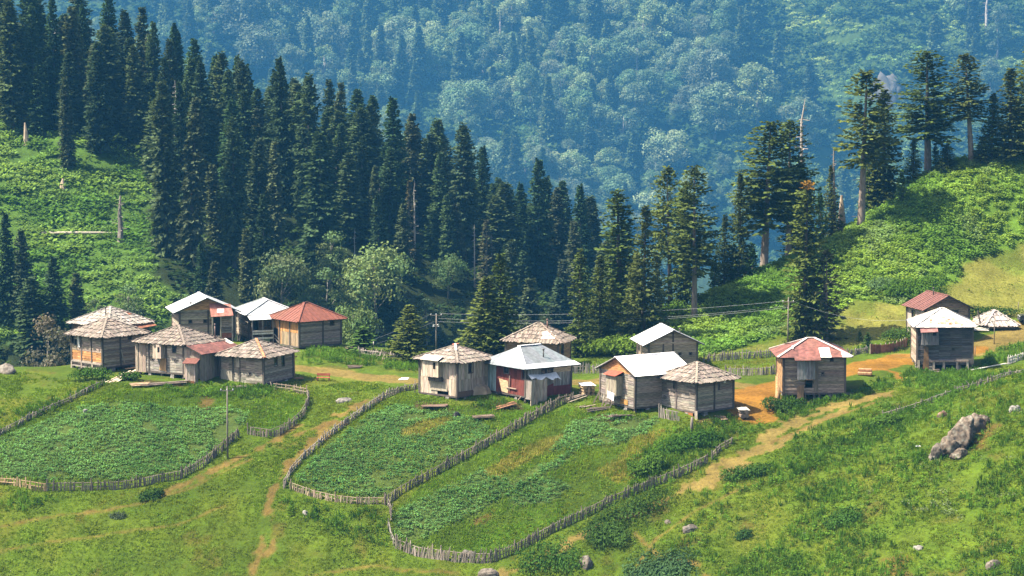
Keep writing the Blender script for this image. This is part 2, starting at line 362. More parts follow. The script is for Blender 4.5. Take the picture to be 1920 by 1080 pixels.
def empty(name,loc,rz=0,label=None,cat=None,group=None):
    o=bpy.data.objects.new(name,None); COL.objects.link(o); o.location=loc; o.rotation_euler=(0,0,rz); o.empty_display_size=.3
    return tag(o,label,cat,group)
def dup(root,loc,rz=0,sc=(1,1,1),label=None,group=None,tilt=(0,0)):
    r=root.copy(); COL.objects.link(r); r.location=loc; r.rotation_euler=(tilt[0],tilt[1],rz); r.scale=sc
    if label: r['label']=label
    if group: r['group']=group
    for ch in list(root.children):
        c=ch.copy(); COL.objects.link(c); c.parent=r
        for g in list(ch.children):
            d=g.copy(); COL.objects.link(d); d.parent=c
    return r
class MB:
    """collects prisms, tubes and sheets into one mesh"""
    def __init__(s): s.v=[];s.f=[];s.t=[]
    def add(s,vs,fs,c):
        o=len(s.v); s.v+= [tuple(map(float,p)) for p in vs]; s.f+=[tuple(i+o for i in f) for f in fs]; s.t+=[tuple(c)]*len(vs)
    def prism(s,A,B,c):
        """two matching rings of points"""
        n=len(A); fs=[tuple(range(n))[::-1],tuple(range(n,2*n))]+[(i,(i+1)%n,n+(i+1)%n,n+i) for i in range(n)]
        s.add(list(A)+list(B),fs,c)
    def box(s,p,q,c):
        (x0,y0,z0),(x1,y1,z1)=p,q
        s.prism([(x0,y0,z0),(x1,y0,z0),(x1,y1,z0),(x0,y1,z0)],[(x0,y0,z1),(x1,y0,z1),(x1,y1,z1),(x0,y1,z1)],c)
    def bar(s,a,b,w,h,c,up=(0,0,1)):
        a=np.array(a,float);b=np.array(b,float);d=b-a;d/=np.linalg.norm(d)+1e-9
        u=np.array(up,float); x=np.cross(d,u)
        if np.linalg.norm(x)<1e-3: x=np.cross(d,(1,0,0))
        x/=np.linalg.norm(x); y=np.cross(x,d)
        r=[x*w/2+y*h/2,-x*w/2+y*h/2,-x*w/2-y*h/2,x*w/2-y*h/2]
        s.prism([a+k for k in r],[b+k for k in r],c)
    def tube(s,pts,rad,c,n=7,cap=True):
        pts=[np.array(p,float) for p in pts]; rad=rad if hasattr(rad,'__len__') else [rad]*len(pts)
        rings=[]
        for i,p in enumerate(pts):
            d=pts[min(i+1,len(pts)-1)]-pts[max(i-1,0)]; d/=np.linalg.norm(d)+1e-9
            x=np.cross(d,(0,0,1)) if abs(d[2])<.9 else np.cross(d,(0,1,0)); x/=np.linalg.norm(x); y=np.cross(d,x)
            rings.append([p+rad[i]*(math.cos(a)*x+math.sin(a)*y) for a in [2*math.pi*k/n for k in range(n)]])
        vs=[q for r in rings for q in r]; fs=[]
        for i in range(len(rings)-1):
            for k in range(n): fs.append((i*n+k,i*n+(k+1)%n,(i+1)*n+(k+1)%n,(i+1)*n+k))
        if cap: fs+= [tuple(range(n))[::-1],tuple(range((len(rings)-1)*n,len(rings)*n))]
        s.add(vs,fs,c)
    def poly(s,pts,c): s.add(pts,[tuple(range(len(pts)))],c)
    def build(s,name,mat,parent=None,smooth=False):
        me=bpy.data.meshes.new(name); me.from_pydata(s.v,[],s.f)
        a=me.attributes.new('tint','FLOAT_COLOR','POINT'); c=np.ones((len(s.v),4),np.float32); c[:,:3]=np.array(s.t); a.data.foreach_set('color',c.ravel())
        import bmesh as _b
        bm=_b.new(); bm.from_mesh(me); _b.ops.recalc_face_normals(bm,faces=bm.faces); bm.to_mesh(me); bm.free()
        if smooth:
            for p in me.polygons: p.use_smooth=True
        me.update(); me.materials.append(M[mat]); return link(name,me,parent)
def jit(c,a=.15,hue=.04):
    k=1+random.uniform(-a,a); return tuple(max(.004,x*k*(1+random.uniform(-hue,hue))) for x in c)

# ------------------------------------------------------------------ ground sheet
ny,nx=GZ.shape
idx=np.arange(ny*nx).reshape(ny,nx)
F=np.stack([idx[:-1,:-1],idx[:-1,1:],idx[1:,1:],idx[1:,:-1]],-1).reshape(-1,4)
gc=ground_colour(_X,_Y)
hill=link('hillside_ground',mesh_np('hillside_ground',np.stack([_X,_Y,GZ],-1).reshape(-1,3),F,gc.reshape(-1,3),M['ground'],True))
tag(hill,kind='structure')

# ------------------------------------------------------------------ leafy scatter
def rhomb(base,d,side,L,W,bend=0.0,up=None):
    """leaf blades: arrays of base, direction, side vectors -> verts (n,4,3)"""
    mid=base+d*(L*.5)[:,None]; tip=base+d*L[:,None]
    if up is not None: mid=mid+up*(L*bend)[:,None]
    return np.stack([base,mid+side*(W*.5)[:,None],tip,mid-side*(W*.5)[:,None]],1)
def unit(v): return v/(np.linalg.norm(v,axis=-1,keepdims=True)+1e-9)
def proto_herb(n,spread,h,L,W,seed,up=.5):
    """leafy plant: leaves in a low dome"""
    r=np.random.default_rng(seed); a=r.uniform(0,2*np.pi,n); q=np.sqrt(r.uniform(0,1,n)); rr=q*spread
    base=np.stack([rr*np.cos(a)*.8,rr*np.sin(a)*.8,h*(1-.55*q**2)*r.uniform(.55,1,n)],1)
    b=a+r.normal(0,.7,n); el=r.uniform(-.35,.6,n)+up*(1-q)*.6
    d=np.stack([np.cos(b)*np.cos(el),np.sin(b)*np.cos(el),np.sin(el)],1)
    s=unit(np.cross(d,unit(np.stack([r.normal(0,.4,n),r.normal(0,.4,n),np.ones(n)],1))))
    V=rhomb(base,d,s,L*r.uniform(.6,1.2,n),W*r.uniform(.7,1.2,n)); T=r.uniform(.72,1.25,n)
    return V,T
def proto_grass(n,spread,h,w,seed,lean=.45):
    r=np.random.default_rng(seed); a=r.uniform(0,2*np.pi,n); rr=np.sqrt(r.uniform(0,1,n))*spread
    base=np.stack([rr*np.cos(a),rr*np.sin(a),np.zeros(n)-.03],1)
    b=r.uniform(0,2*np.pi,n); l=r.uniform(.05,lean,n)
    d=unit(np.stack([np.cos(b)*l,np.sin(b)*l,np.ones(n)],1)); s=unit(np.stack([-np.sin(b),np.cos(b),np.zeros(n)],1))
    V=rhomb(base,d,s,h*r.uniform(.5,1.15,n),np.full(n,w)); return V,r.uniform(.75,1.25,n)
def scatter(name,x,y,protos,scale,colour,mat,label,zoff=0.0,sink=0.0,tip=None,kind='stuff',cat='undergrowth'):
    """one mesh of many small plants; colour n x 3"""
    n=len(x)
    if n==0: return None
    z=height(x,y)+zoff; which=rng.integers(0,len(protos),n); rot=rng.uniform(0,2*np.pi,n)
    Vs=[];Ts=[]
    for k,(PV,PT) in enumerate(protos):
        i=np.nonzero(which==k)[0]
        if len(i)==0: continue
        c=np.cos(rot[i])[:,None,None];s=np.sin(rot[i])[:,None,None]; sc=scale[i][:,None,None]
        X=PV[None,...,0]*c-PV[None,...,1]*s; Y=PV[None,...,0]*s+PV[None,...,1]*c; Zz=np.broadcast_to(PV[None,...,2],X.shape)
        V=np.stack([X*sc+x[i][:,None,None],Y*sc+y[i][:,None,None],Zz*sc+(z[i]-sink*scale[i])[:,None,None]],-1)
        T=colour[i][:,None,None,:]*PT[None,:,None,None]; T=np.broadcast_to(T,V.shape)
        Vs.append(V.reshape(-1,3));Ts.append(T.reshape(-1,3))
    V=np.concatenate(Vs);T=np.concatenate(Ts); F=np.arange(len(V)).reshape(-1,4)
    o=link(name,mesh_np(name,V,F,T,M[mat])); return tag(o,label,cat,kind=kind)
def fill(poly,dens):
    p=np.array(poly); x0,y0=p.min(0); x1,y1=p.max(0); n=int((x1-x0)*(y1-y0)*dens)
    x=rng.uniform(x0,x1,n); y=rng.uniform(y0,y1,n); k=inpoly(x,y,poly); return x[k],y[k]
def variegate(x,y,a,b,f=.25,seed=0,amp=.25):
    t=sstep(.3,.7,fbm(x,y,f,3,100+seed))[:,None]; k=(1+rng.uniform(-amp,amp,(len(x),1)))
    return (np.array(a)[None]*(1-t)+np.array(b)[None]*t)*k
def keep_off_roads(x,y,extra=0.2):
    k=np.ones(len(x),bool)
    for i,(ln,w,kd,wp) in enumerate(ROADS): k&=linemask(x,y,ln,w+extra,soft=.3,warp=wp,seed=i*3)<.5
    return k

# ------------------------------------------------------------------ trees
def conifer(seed,h=24,r=3.0,crown0=.08,power=.8,dens=1.0,droop=.35,ragged=.25,top=None,bare=0,spray=.95,col=(.030,.052,.016),dead=0,flat=0,brown=0):
    R=np.random.default_rng(seed); B=[];D=[];S=[];Ls=[];Ws=[];Ts=[]
    lean=R.normal(0,.012,2)
    z=h*crown0; wh=0
    while z<h*.985:
        t=(z/h-crown0)/(1-crown0)
        t=min(max(t,0),1); prof=(1-t**1.25)**power*(1-flat)+flat*(1-t**6)
        prof*= .72+.28*min(1,t*5+.4) if crown0>.05 else 1
        rad=r*max(prof,.06)*(1+R.uniform(-ragged,ragged)*.6)
        nb=int(R.integers(8,13)*dens)+1
        for b in range(nb):
            if R.uniform()<.10+ragged*.25: continue
            az=R.uniform(0,2*np.pi); Lb=rad*R.uniform(.55,1.15)
            el=.35-droop*1.5*(1-t)+R.normal(0,.22); 
            d=np.array([math.cos(az)*math.cos(el),math.sin(az)*math.cos(el),math.sin(el)])
            o=np.array([lean[0]*z,lean[1]*z,z+R.uniform(-.45,.45)])
            m=max(2,int(Lb/.42)); tb=R.uniform(.75,1.2)
            for q in np.linspace(.22,1.0,m):
                p=o+d*Lb*q+np.array([0,0,-droop*.55*Lb*q*q*.6+ .10*Lb*q**3])
                for sd in (-1,1,0):
                    if R.uniform()<.18: continue
                    aa=az+sd*R.uniform(.5,1.1); e2=el-.15-R.uniform(0,.5)+(.35 if sd==0 else 0)
                    dd=np.array([math.cos(aa)*math.cos(e2),math.sin(aa)*math.cos(e2),math.sin(e2)])
                    upv=np.array([R.normal(0,.8),R.normal(0,.8),1.0]); sv=np.cross(dd,upv); sv/=np.linalg.norm(sv)+1e-9
                    B.append(p);D.append(dd);S.append(sv);Ls.append(spray*R.uniform(.65,1.25)*(0.6+.4*(1-t)));Ws.append(spray*.50*R.uniform(.7,1.25)); Ts.append(tb*R.uniform(.8,1.2)*(.86+.22*q))
        z+=R.uniform(.30,.50)*(1 if t<.85 else .75)
    # leader
    for k in range(10):
        a=R.uniform(0,2*np.pi); B.append(np.array([lean[0]*h,lean[1]*h,h*(.955+k*.003)]));D.append(unit(np.array([math.cos(a)*.5,math.sin(a)*.5,1.0])));S.append(np.array([-math.sin(a),math.cos(a),0]));Ls.append(.02*h);Ws.append(.25);Ts.append(1.1)
    V=rhomb(np.array(B),np.array(D),np.array(S),np.array(Ls),np.array(Ws)); T=np.array(Ts)[:,None,None]*np.array(col)[None,None,:]
    T=np.broadcast_to(T,V.shape).copy()
    if brown>0:
        k=V[:,0,2]>h*(1-brown); T[k]=T[k]*np.array([2.3,1.0,.8])
    crown=mesh_np('fir_crown',V.reshape(-1,3),np.arange(V.shape[0]*4).reshape(-1,4),T.reshape(-1,3),M['needles'])
    mb=MB(); r0=h*.0125+.06
    mb.tube([(lean[0]*q*h,lean[1]*q*h,q*h-.6*(q==0)) for q in (0,.04,.3,.6,.85,.98)],[r0*1.5,r0*1.1,r0*.85,r0*.55,r0*.28,.03],(.19,.15,.12) if bare else (.075,.06,.05))
    for k in range(int(10+bare*16)):
        zz=h*R.uniform(.06,max(crown0+.1,.3)+.25); a=R.uniform(0,6.28); l=R.uniform(.4,1.3); mb.bar((0,0,zz),(l*math.cos(a),l*math.sin(a),zz+R.uniform(-.4,.2)),.06,.06,(.15,.125,.11))
    return crown,mb
def snag(seed,h,r0=.25,col=(.34,.29,.25),stub=1.0,n=26,broken=True):
    R=np.random.default_rng(seed); mb=MB()
    mb.tube([(R.normal(0,.02)*h*.3*q,0,q*h-.6*(q==0)) for q in (0,.05,.3,.6,.85,1)],[r0*1.35,r0*1.05,r0*.9,r0*.65,r0*.4,r0*(.25 if broken else .1)],col)
    br=MB()
    for k in range(n):
        zz=h*R.uniform(.25,.98); a=R.uniform(0,6.28); l=stub*R.uniform(.3,1.2)*(1.25-zz/h); br.bar((0,0,zz),(l*math.cos(a),l*math.sin(a),zz-R.uniform(-.1,.35)*l),.06,.06,jit(col,.15))
    return mb,br
def broadleaf(seed,h=15,w=11,nl=18,leaf=.55,per=170,col=(.055,.085,.028),base=.2,round_=1.0):
    R=np.random.default_rng(seed); Vs=[];Ts=[]; cents=[]
    for k in range(nl):
        q=R.uniform(0,1); zc=h*(base+(1-base-.14)*q); env=w/2*np.sqrt(max(.05,1-((q-.42)/.62)**2))*.80
        a=k*2.4+R.normal(0,.4); rr=env*np.sqrt(R.uniform(.15,1)); c=np.array([rr*math.cos(a),rr*math.sin(a),zc]); cents.append(c)
        rad=w*R.uniform(.10,.25)*np.array([1,1,R.uniform(.7,1.15)]); n=int(per*R.uniform(.7,1.2))
        d=unit(R.normal(0,1,(n,3))); d[:,2]=np.where(d[:,2]<-.7,-d[:,2],d[:,2]); rad_s=R.uniform(.55,1.18,(n,1))
        p=c+d*rad*rad_s
        nor=unit(d+R.normal(0,.45,(n,3))); dd=unit(np.cross(nor,R.normal(0,1,(n,3)))); ss=np.cross(nor,dd)
        V=rhomb(p-dd*leaf*.5,dd,ss,leaf*R.uniform(.6,1.3,n),leaf*.75*R.uniform(.6,1.2,n)); Vs.append(V)
        T=R.uniform(.75,1.25,n)*R.uniform(.85,1.15); Ts.append(np.broadcast_to(T[:,None,None]*np.array(col)*(np.array([1+R.uniform(-.1,.15),1,1])),V.shape))
    V=np.concatenate(Vs);T=np.concatenate(Ts)
    crown=mesh_np('broadleaf_crown',V.reshape(-1,3),np.arange(V.shape[0]*4).reshape(-1,4),T.reshape(-1,3),M['leaves'])
    mb=MB(); r0=h*.016; mb.tube([(0,0,-.6),(0,0,h*.12),(R.normal(0,.2),R.normal(0,.2),h*.45),(0,0,h*.8)],[r0*1.4,r0,r0*.7,r0*.2],(.20,.18,.155))
    for c in cents[:9]:
        zz=max(h*.12,c[2]-h*.22); mb.tube([(0,0,zz),tuple(c*np.array([.5,.5,0])+np.array([0,0,(zz+c[2])/2])),tuple(c)],[r0*.45,r0*.3,.05],(.19,.17,.15),n=5)
    return crown,mb
def make_tree(name,cr,label,cat,loc=(0,0,-1000)):
    crown,mb=cr; root=empty(name,loc,0,label,cat)
    if isinstance(crown,MB):
        crown.add(mb.v,mb.f,(.3,.3,.3)); crown.t[-len(mb.v):]=mb.t; crown.build('trunk','bark',root)
    else:
        mb.build('trunk','bark',root,True); link('crown',crown,root)
    return root
class Kind:
    """one kind of tree: the first planting moves the original, later ones copy it"""
    def __init__(s,name,cr,h,w,cat): s.name,s.cr,s.h,s.w,s.cat=name,cr,h,w,cat; s.root=None
    def plant(s,x,y,h,w,label,group=None,z=None,rz=None,tilt=0.0):
        z=float(height(x,y))-.1 if z is None else z; sc=(w/s.w,w/s.w,h/s.h); rz=random.uniform(0,6.28) if rz is None else rz
        tl=(random.gauss(0,.02+tilt),random.gauss(0,.02+tilt))
        if s.root is None:
            s.root=make_tree(s.name,s.cr,label,s.cat); o=s.root; o.location=(x,y,z); o.rotation_euler=(tl[0],tl[1],rz); o.scale=sc
            if group: o['group']=group
            return o
        o=dup(s.root,(x,y,z),rz,sc,label,group,tl)
        if not group and 'group' in o: del o['group']
        return o
# ------------------------------------------------------------------ houses
GREY=(.285,.222,.172); LGREY=(.40,.325,.255); DGREY=(0.084,0.070,0.060); WARM=(0.338,0.202,0.098); ORANGE=(0.390,0.195,0.075); BROWN=(0.178,0.112,0.071)
SHAKE=(0.172,0.140,0.116); PALE=(0.255,0.225,0.196); WHITE=(.40,.405,.41); REDTIN=(.145,.058,.045); RUST=(.20,.078,.04); BLACKW=(0.075,0.068,0.063)
def lerp(a,b,t): return a+(b-a)*t
def roof_plane(mb,EL,ER,TL,TR,style,col,pitchrow=.78,seed=0,sheetw=.8,rib=False,patch=None):
    EL,ER,TL,TR=[np.array(p,float) for p in (EL,ER,TL,TR)]
    e=ER-EL; W=np.linalg.norm(e); e/=W; n=np.cross(e,(TL+TR)/2-EL); n/=np.linalg.norm(n)
    if n[2]<0: n=-n
    u=np.cross(n,e); 
    if u[2]<0: u=-u
    sl=np.dot(TL-EL,e); sr=np.dot(TR-EL,e); H=np.dot(TL-EL,u)
    def P(s,h,o=0): return EL+e*s+u*h+n*o
    def hm(s):
        a=H if s>=sl else H*s/max(sl,1e-6); b=H if s<=sr else H*(W-s)/max(W-sr,1e-6); return max(0.0,min(a,b))
    ring=[EL,ER,TR]+([TL] if np.linalg.norm(TL-TR)>.02 else [])
    mb.prism([p-n*.10 for p in ring],ring,(.05,.042,.036))
    if style=='shake':
        nr=max(2,int(round(H/pitchrow)))
        for i in range(nr):
            h0=H*i/nr; h1=H*(i+1)/nr; hl=(h0+h1)/2
            s=max(0,sl*hl/H); s1=W-(W-sr)*hl/H; x=s-random.uniform(0,.1)
            while x<s1:
                w=random.uniform(.12,.28); c=min(x+w,s1+.04)
                if c-x>.05:
                    b0=h0-random.uniform(.02,.22)-(.08 if i==0 else 0); b1=h1+.08; lift=random.uniform(.05,.12); sk=random.gauss(0,.025)
                    A=[P(x+.008,b0,lift),P(c-.008,b0,lift),P(c-.008,b0,lift+.035),P(x+.008,b0,lift+.035)]
                    tt=min(b1,H); B=[P(x+.008+sk,tt,.01),P(c-.008+sk,tt,.01),P(c-.008+sk,tt,.04),P(x+.008+sk,tt,.04)]
                    cc=jit(col,.30,.05)
                    if random.random()<.12: cc=jit(tuple(k*.55 for k in col),.2)
                    if random.random()<.10: cc=jit(tuple(k*1.45 for k in col),.1)
                    if patch and patch[0]<x/W<patch[1] and patch[2]<h0/H<patch[3]: cc=jit(patch[4],.2)
                    mb.prism(A,B,cc)
                x=c
    else:
        ns=max(2,int(round(W/sheetw))); rows=2 if style=='patch' else 1
        for k in range(ns):
            s0=W*k/ns; s1=W*(k+1)/ns
            for r in range(rows):
                lo=H*r/rows-(.06 if r==0 else .05); hi=H*(r+1)/rows
                pts=[(s0,lo),(s1,lo)]; br=[s1]+[q for q in sorted([sl,sr],reverse=True) if s0<q<s1]+[s0]
                for q in br: pts.append((q,min(hi,hm(q))))
                if max(p[1] for p in pts)<=lo+.06: continue
                pts=[p for i,p in enumerate(pts) if p[1]>=lo-1e-6 or i<2]
                o=random.uniform(.012,.03)+.012*(k%2)+(.014 if r==0 else 0)
                cc=jit(col,.10 if style=='tin' else .22,.04)
                if style=='patch' and random.random()<.12: cc=jit((.5,.46,.42),.2)
                mb.prism([P(a,b,o-.02) for a,b in pts],[P(a,b,o) for a,b in pts],cc)
            if rib and k>0:
                hh=hm(s0)
                if hh>.3: mb.bar(P(s0,-.05,.05),P(s0,hh,.05),.07,.06,jit(tuple(q*.9 for q in col),.1),up=n)
class House:
    def __init__(s,name,label,px,pyw,pyg,R,L,Hp,rise,alpha=None,depth=None,cat='house',ov=.55,Y=None):
        x,y,z=hit(px,pyg) if Y is None else atY(px,pyg,Y)
        s.s=pxm(y); u=(px-960)*K; s.phi=math.atan(u)
        al=math.atan2(L,R) if alpha is None else math.radians(alpha)
        s.Lr=R/(s.s*math.cos(al)); s.Ll=L/(s.s*math.sin(al)) if depth is None else depth
        if alpha is None: s.Lr=s.Ll=math.hypot(L,R)/s.s
        if depth is not None: s.Ll=depth
        s.H=Hp/s.s; s.rise=rise/s.s; s.ov=ov; s.rot=al-s.phi
        zw=float(ray(px,pyw)[1]*y); s.zf=zw-z
        s.o=empty(name,(x,y,z),s.rot,label,cat); s.o.rotation_euler=(random.gauss(0,.008),random.gauss(0,.010),s.rot); s.wx,s.wy,s.wz=x,y,z
        s.ex=np.array([math.cos(s.rot),math.sin(s.rot)]); s.ey=np.array([-math.sin(s.rot),math.cos(s.rot)])
        s.zt=s.zf+s.H
    def gz(s,lx,ly):
        p=s.ex*lx+s.ey*ly; return float(height(s.wx+p[0],s.wy+p[1]))-s.wz
    def length(s,f): return s.Lr if f in 'RB' else s.Ll
    def fp(s,f,a,b,out=0):
        if f=='R': return (a,-out,b)
        if f=='L': return (-out,s.Ll-a,b)
        if f=='B': return (s.Lr-a,s.Ll+out,b)
        return (s.Lr+out,a,b)
    def quad(s,mb,f,a0,a1,b0,b1,o0,o1,c,a0t=None,a1t=None):
        a0t=a0 if a0t is None else a0t; a1t=a1 if a1t is None else a1t
        A=[s.fp(f,a0,b0,o0),s.fp(f,a1,b0,o0),s.fp(f,a1t,b1,o0),s.fp(f,a0t,b1,o0)]
        B=[s.fp(f,a0,b0,o1),s.fp(f,a1,b0,o1),s.fp(f,a1t,b1,o1),s.fp(f,a0t,b1,o1)]
        mb.prism(A,B,c)
    def wall(s,f,style='h',col=GREY,openings=(),gable=False,colf=None,row=.27,seams=(),label=None):
        """boarded wall with real openings; b runs from the floor to the eaves (and up the gable)"""
        W=s.length(f); mb=MB(); H=s.H; ops=[]
        for o in openings:
            ops.append((o[0]*W,o[1]*W,s.zf+o[2]*H,s.zf+o[3]*H,o[4] if len(o)>4 else 'window'))
        c_of=lambda a,b:(colf((a/W),(b-s.zf)/H) if colf else col)
        if style=='h':
            b=s.zf
            top=s.zt+(s.rise if gable else 0)
            while b<top-.02:
                hgt=min(row*random.uniform(.8,1.2),top-b); b1=b+hgt
                def ext(bb):
                    if bb<=s.zt: return 0,W
                    q=(bb-s.zt)/s.rise*W/2; return min(q,W/2),max(W-q,W/2)
                l0,r0=ext(b); l1,r1=ext(b1)
                if b1>s.zt and b<s.zt: l0,r0=0,W
                cuts=sorted([(o[0],o[1]) for o in ops if o[2]<(b+b1)/2<o[3]])
                segs=[];x=0
                for c0,c1 in cuts: segs.append((x,c0)); x=c1
                segs.append((x,W)); off=random.uniform(0,.06)
                for p,q in segs:
                    p0,q0=max(p,l0),min(q,r0); p1,q1=max(p,l1),min(q,r1)
                    if q0-p0<.05: continue
                    if q1<=p1: m=(p0+q0)/2; p1,q1=m-.01,m+.01
                    # long boards break in two now and then
                    mids=[p0,q0]
                    cc=jit(c_of((p0+q0)/2,(b+b1)/2),.36,.06)
                    if colf and q0-p0>1.5 and b1<=s.zt:
                        k=max(2,int((q0-p0)/1.1)); 
                        for i in range(k):
                            u0=p0+(q0-p0)*i/k; u1=p0+(q0-p0)*(i+1)/k
                            s.quad(mb,f,u0,u1-.01,b,b1-.03,-.10,off,jit(c_of((u0+u1)/2,(b+b1)/2),.36,.06))
                    else: s.quad(mb,f,p0,q0,b,b1-.03,-.10,off,cc,p1,q1)
                b=b1
        else:
            x=0
            while x<W-.02:
                w=min(random.uniform(.14,.26),W-x); x1=x+w; xm=(x+x1)/2
                tp=lambda a:s.zt+((s.rise*(1-abs(a-W/2)/(W/2))) if gable else 0)
                cuts=sorted([(o[2],o[3]) for o in ops if o[0]<xm<o[1]]); b=s.zf-random.uniform(0,.12); segs=[]
                lev=sorted([s.zf+q*H for q in seams])
                for c0,c1 in cuts: segs.append((b,c0)); b=c1
                segs.append((b,None))
                for p,q in segs:
                    lv=[p]+[l for l in lev if l>p+.1 and (q is None or l<q-.1)]+[q]
                    for i in range(len(lv)-1):
                        q0=lv[i+1]; off=random.uniform(0,.03)
                        if q0 is None: 
                            A=[(x,lv[i]),(x1-.012,lv[i]),(x1-.012,tp(x1)),(x,tp(x))]
                        else: A=[(x,lv[i]),(x1-.012,lv[i]),(x1-.012,q0-.02),(x,q0-.02)]
                        if A[2][1]-A[1][1]<.04 and A[3][1]-A[0][1]<.04: continue
                        cc=jit(c_of(xm,(A[0][1]+A[2][1])/2),.32,.05)
                        mb.prism([s.fp(f,a,bb,-.08) for a,bb in A],[s.fp(f,a,bb,off) for a,bb in A],cc)
                x=x1
        w=mb.build('wall','boards_h' if style=='h' else 'boards_v',s.o)
        if label: w['label']=label
        for o in ops:
            if o[4]=='hole': continue
            m=MB(); t=.09; fc=jit(DGREY if o[4]!='pale' else LGREY,.2)
            s.quad(m,f,o[0]-t,o[0],o[2]-t,o[3]+t,-.09,.055,fc); s.quad(m,f,o[1],o[1]+t,o[2]-t,o[3]+t,-.09,.055,fc)
            s.quad(m,f,o[0],o[1],o[3],o[3]+t,-.09,.055,fc)
            if o[4]!='door': s.quad(m,f,o[0],o[1],o[2]-t,o[2],-.09,.065,fc)
            fr=m.build('door_frame' if o[4]=='door' else 'window','boards_v',s.o)
            g=MB(); s.quad(g,f,o[0],o[1],o[2],o[3],-.08,-.05,(.02,.02,.022)); g.build('door' if o[4]=='door' else 'pane','dark' if o[4]=='door' else 'glass',fr)
        return w
    def posts(s,spots,c=DGREY,w=.2):
        for f,a in spots:
            mb=MB(); x=a*s.length(f); s.quad(mb,f,x-w/2,x+w/2,s.zf-.05,s.zt-.03,-.05,.085,jit(c,.2)); mb.build('post','boards_v',s.o)
    def corners(s,c=DGREY,w=.24):
        for (x,y) in ((0,0),(s.Lr,0),(0,s.Ll),(s.Lr,s.Ll)):
            mb=MB(); x0=x+(-.10 if x==0 else -w+.10); y0=y+(-.10 if y==0 else -w+.10)
            mb.box((x0,y0,s.zf-.08),(x0+w,y0+w,s.zt-.02),jit(c,.2)); mb.build('corner_post','boards_v',s.o)
    def base(s,stones=True,floor=True,c=(.2,.185,.165)):
        n=4
        for i in range(n+1):
            for f in 'RLBE':
                if i==n: continue
                a=s.length(f)*i/n; x,y,_=s.fp(f,min(max(a,.18),s.length(f)-.18),0,-.18); g=s.gz(x,y); mb=MB()
                if s.zf-g<.05: continue
                if stones and i%2==1:
                    h=s.zf-.06-g; q=random.uniform(.2,.3); rings=[]
                    for t,k in ((-.3,1.1),(h*.25,1),(h*.3,.8),(h*.55,.95),(h*.6,.75),(h,.8)): rings.append((t,q*k*random.uniform(.9,1.1)))
                    for (t0,k0),(t1,k1) in zip(rings[:-1],rings[1:]): mb.prism([(x-k0,y-k0,g+t0),(x+k0,y-k0,g+t0),(x+k0,y+k0,g+t0),(x-k0,y+k0,g+t0)],[(x-k1,y-k1,g+t1),(x+k1,y-k1,g+t1),(x+k1,y+k1,g+t1),(x-k1,y+k1,g+t1)],jit(c,.35))
                    mb.build('stone_footing','stone',s.o)
                else: mb.box((x-.12,y-.12,g-.4),(x+.12,y+.12,s.zf-.06),jit(DGREY,.25)); mb.build('stilt','boards_v',s.o)
        m=MB(); m.box((-.06,-.06,s.zf-.2),(s.Lr+.06,s.Ll+.06,s.zf-.02),jit(DGREY,.2)); m.build('floor_beam','boards_h',s.o)
    def hip(s,style='shake',col=SHAKE,ridge=None,cap=True,capcol=None,rib=False,sheetw=.8,patch=None,caps=(0,1,2,3),row=.78):
        o=s.ov; x0,y0,x1,y1=-o,-o,s.Lr+o,s.Ll+o; z=s.zt-.06-.12
        zr=s.zt+s.rise
        if s.Lr>=s.Ll: q=(x1-x0)/2-((ridge/2) if ridge is not None else max(0,(s.Lr-s.Ll)/2)); r0=(x0+q,(y0+y1)/2,zr); r1=(x1-q,(y0+y1)/2,zr); A=[r0,r1,r1,r0]
        else: q=(y1-y0)/2-((ridge/2) if ridge is not None else max(0,(s.Ll-s.Lr)/2)); r0=((x0+x1)/2,y0+q,zr); r1=((x0+x1)/2,y1-q,zr); A=[r0,r0,r1,r1]
        C=[(x0,y0,z),(x1,y0,z),(x1,y1,z),(x0,y1,z)]
        mb=MB(); pt=patch or {}
        for k,(i,j) in enumerate(((0,1),(1,2),(2,3),(3,0))): roof_plane(mb,C[i],C[j],A[i],A[j],style,col,rib=rib,sheetw=sheetw,patch=pt.get(k),pitchrow=row)
        rf=mb.build('roof','shake' if style=='shake' else ('rust' if style=='patch' else 'tin'),s.o); s.roof=rf; s.C=C; s.A=A
        if cap:
            m=MB(); cc=capcol or tuple(k*1.1 for k in col)
            for i in caps: m.bar(np.array(C[i])+(0,0,.09),np.array(A[i])+(0,0,.10),.30 if style!='shake' else .24,.07,jit(cc,.12))
            if np.linalg.norm(np.array(r0)-np.array(r1))>.1: m.bar(np.array(r0)+(0,0,.10),np.array(r1)+(0,0,.10),.3,.07,jit(cc,.12))
            m.build('ridge_cap','tin' if (style!='shake' or capcol) else 'shake',rf)
        return rf
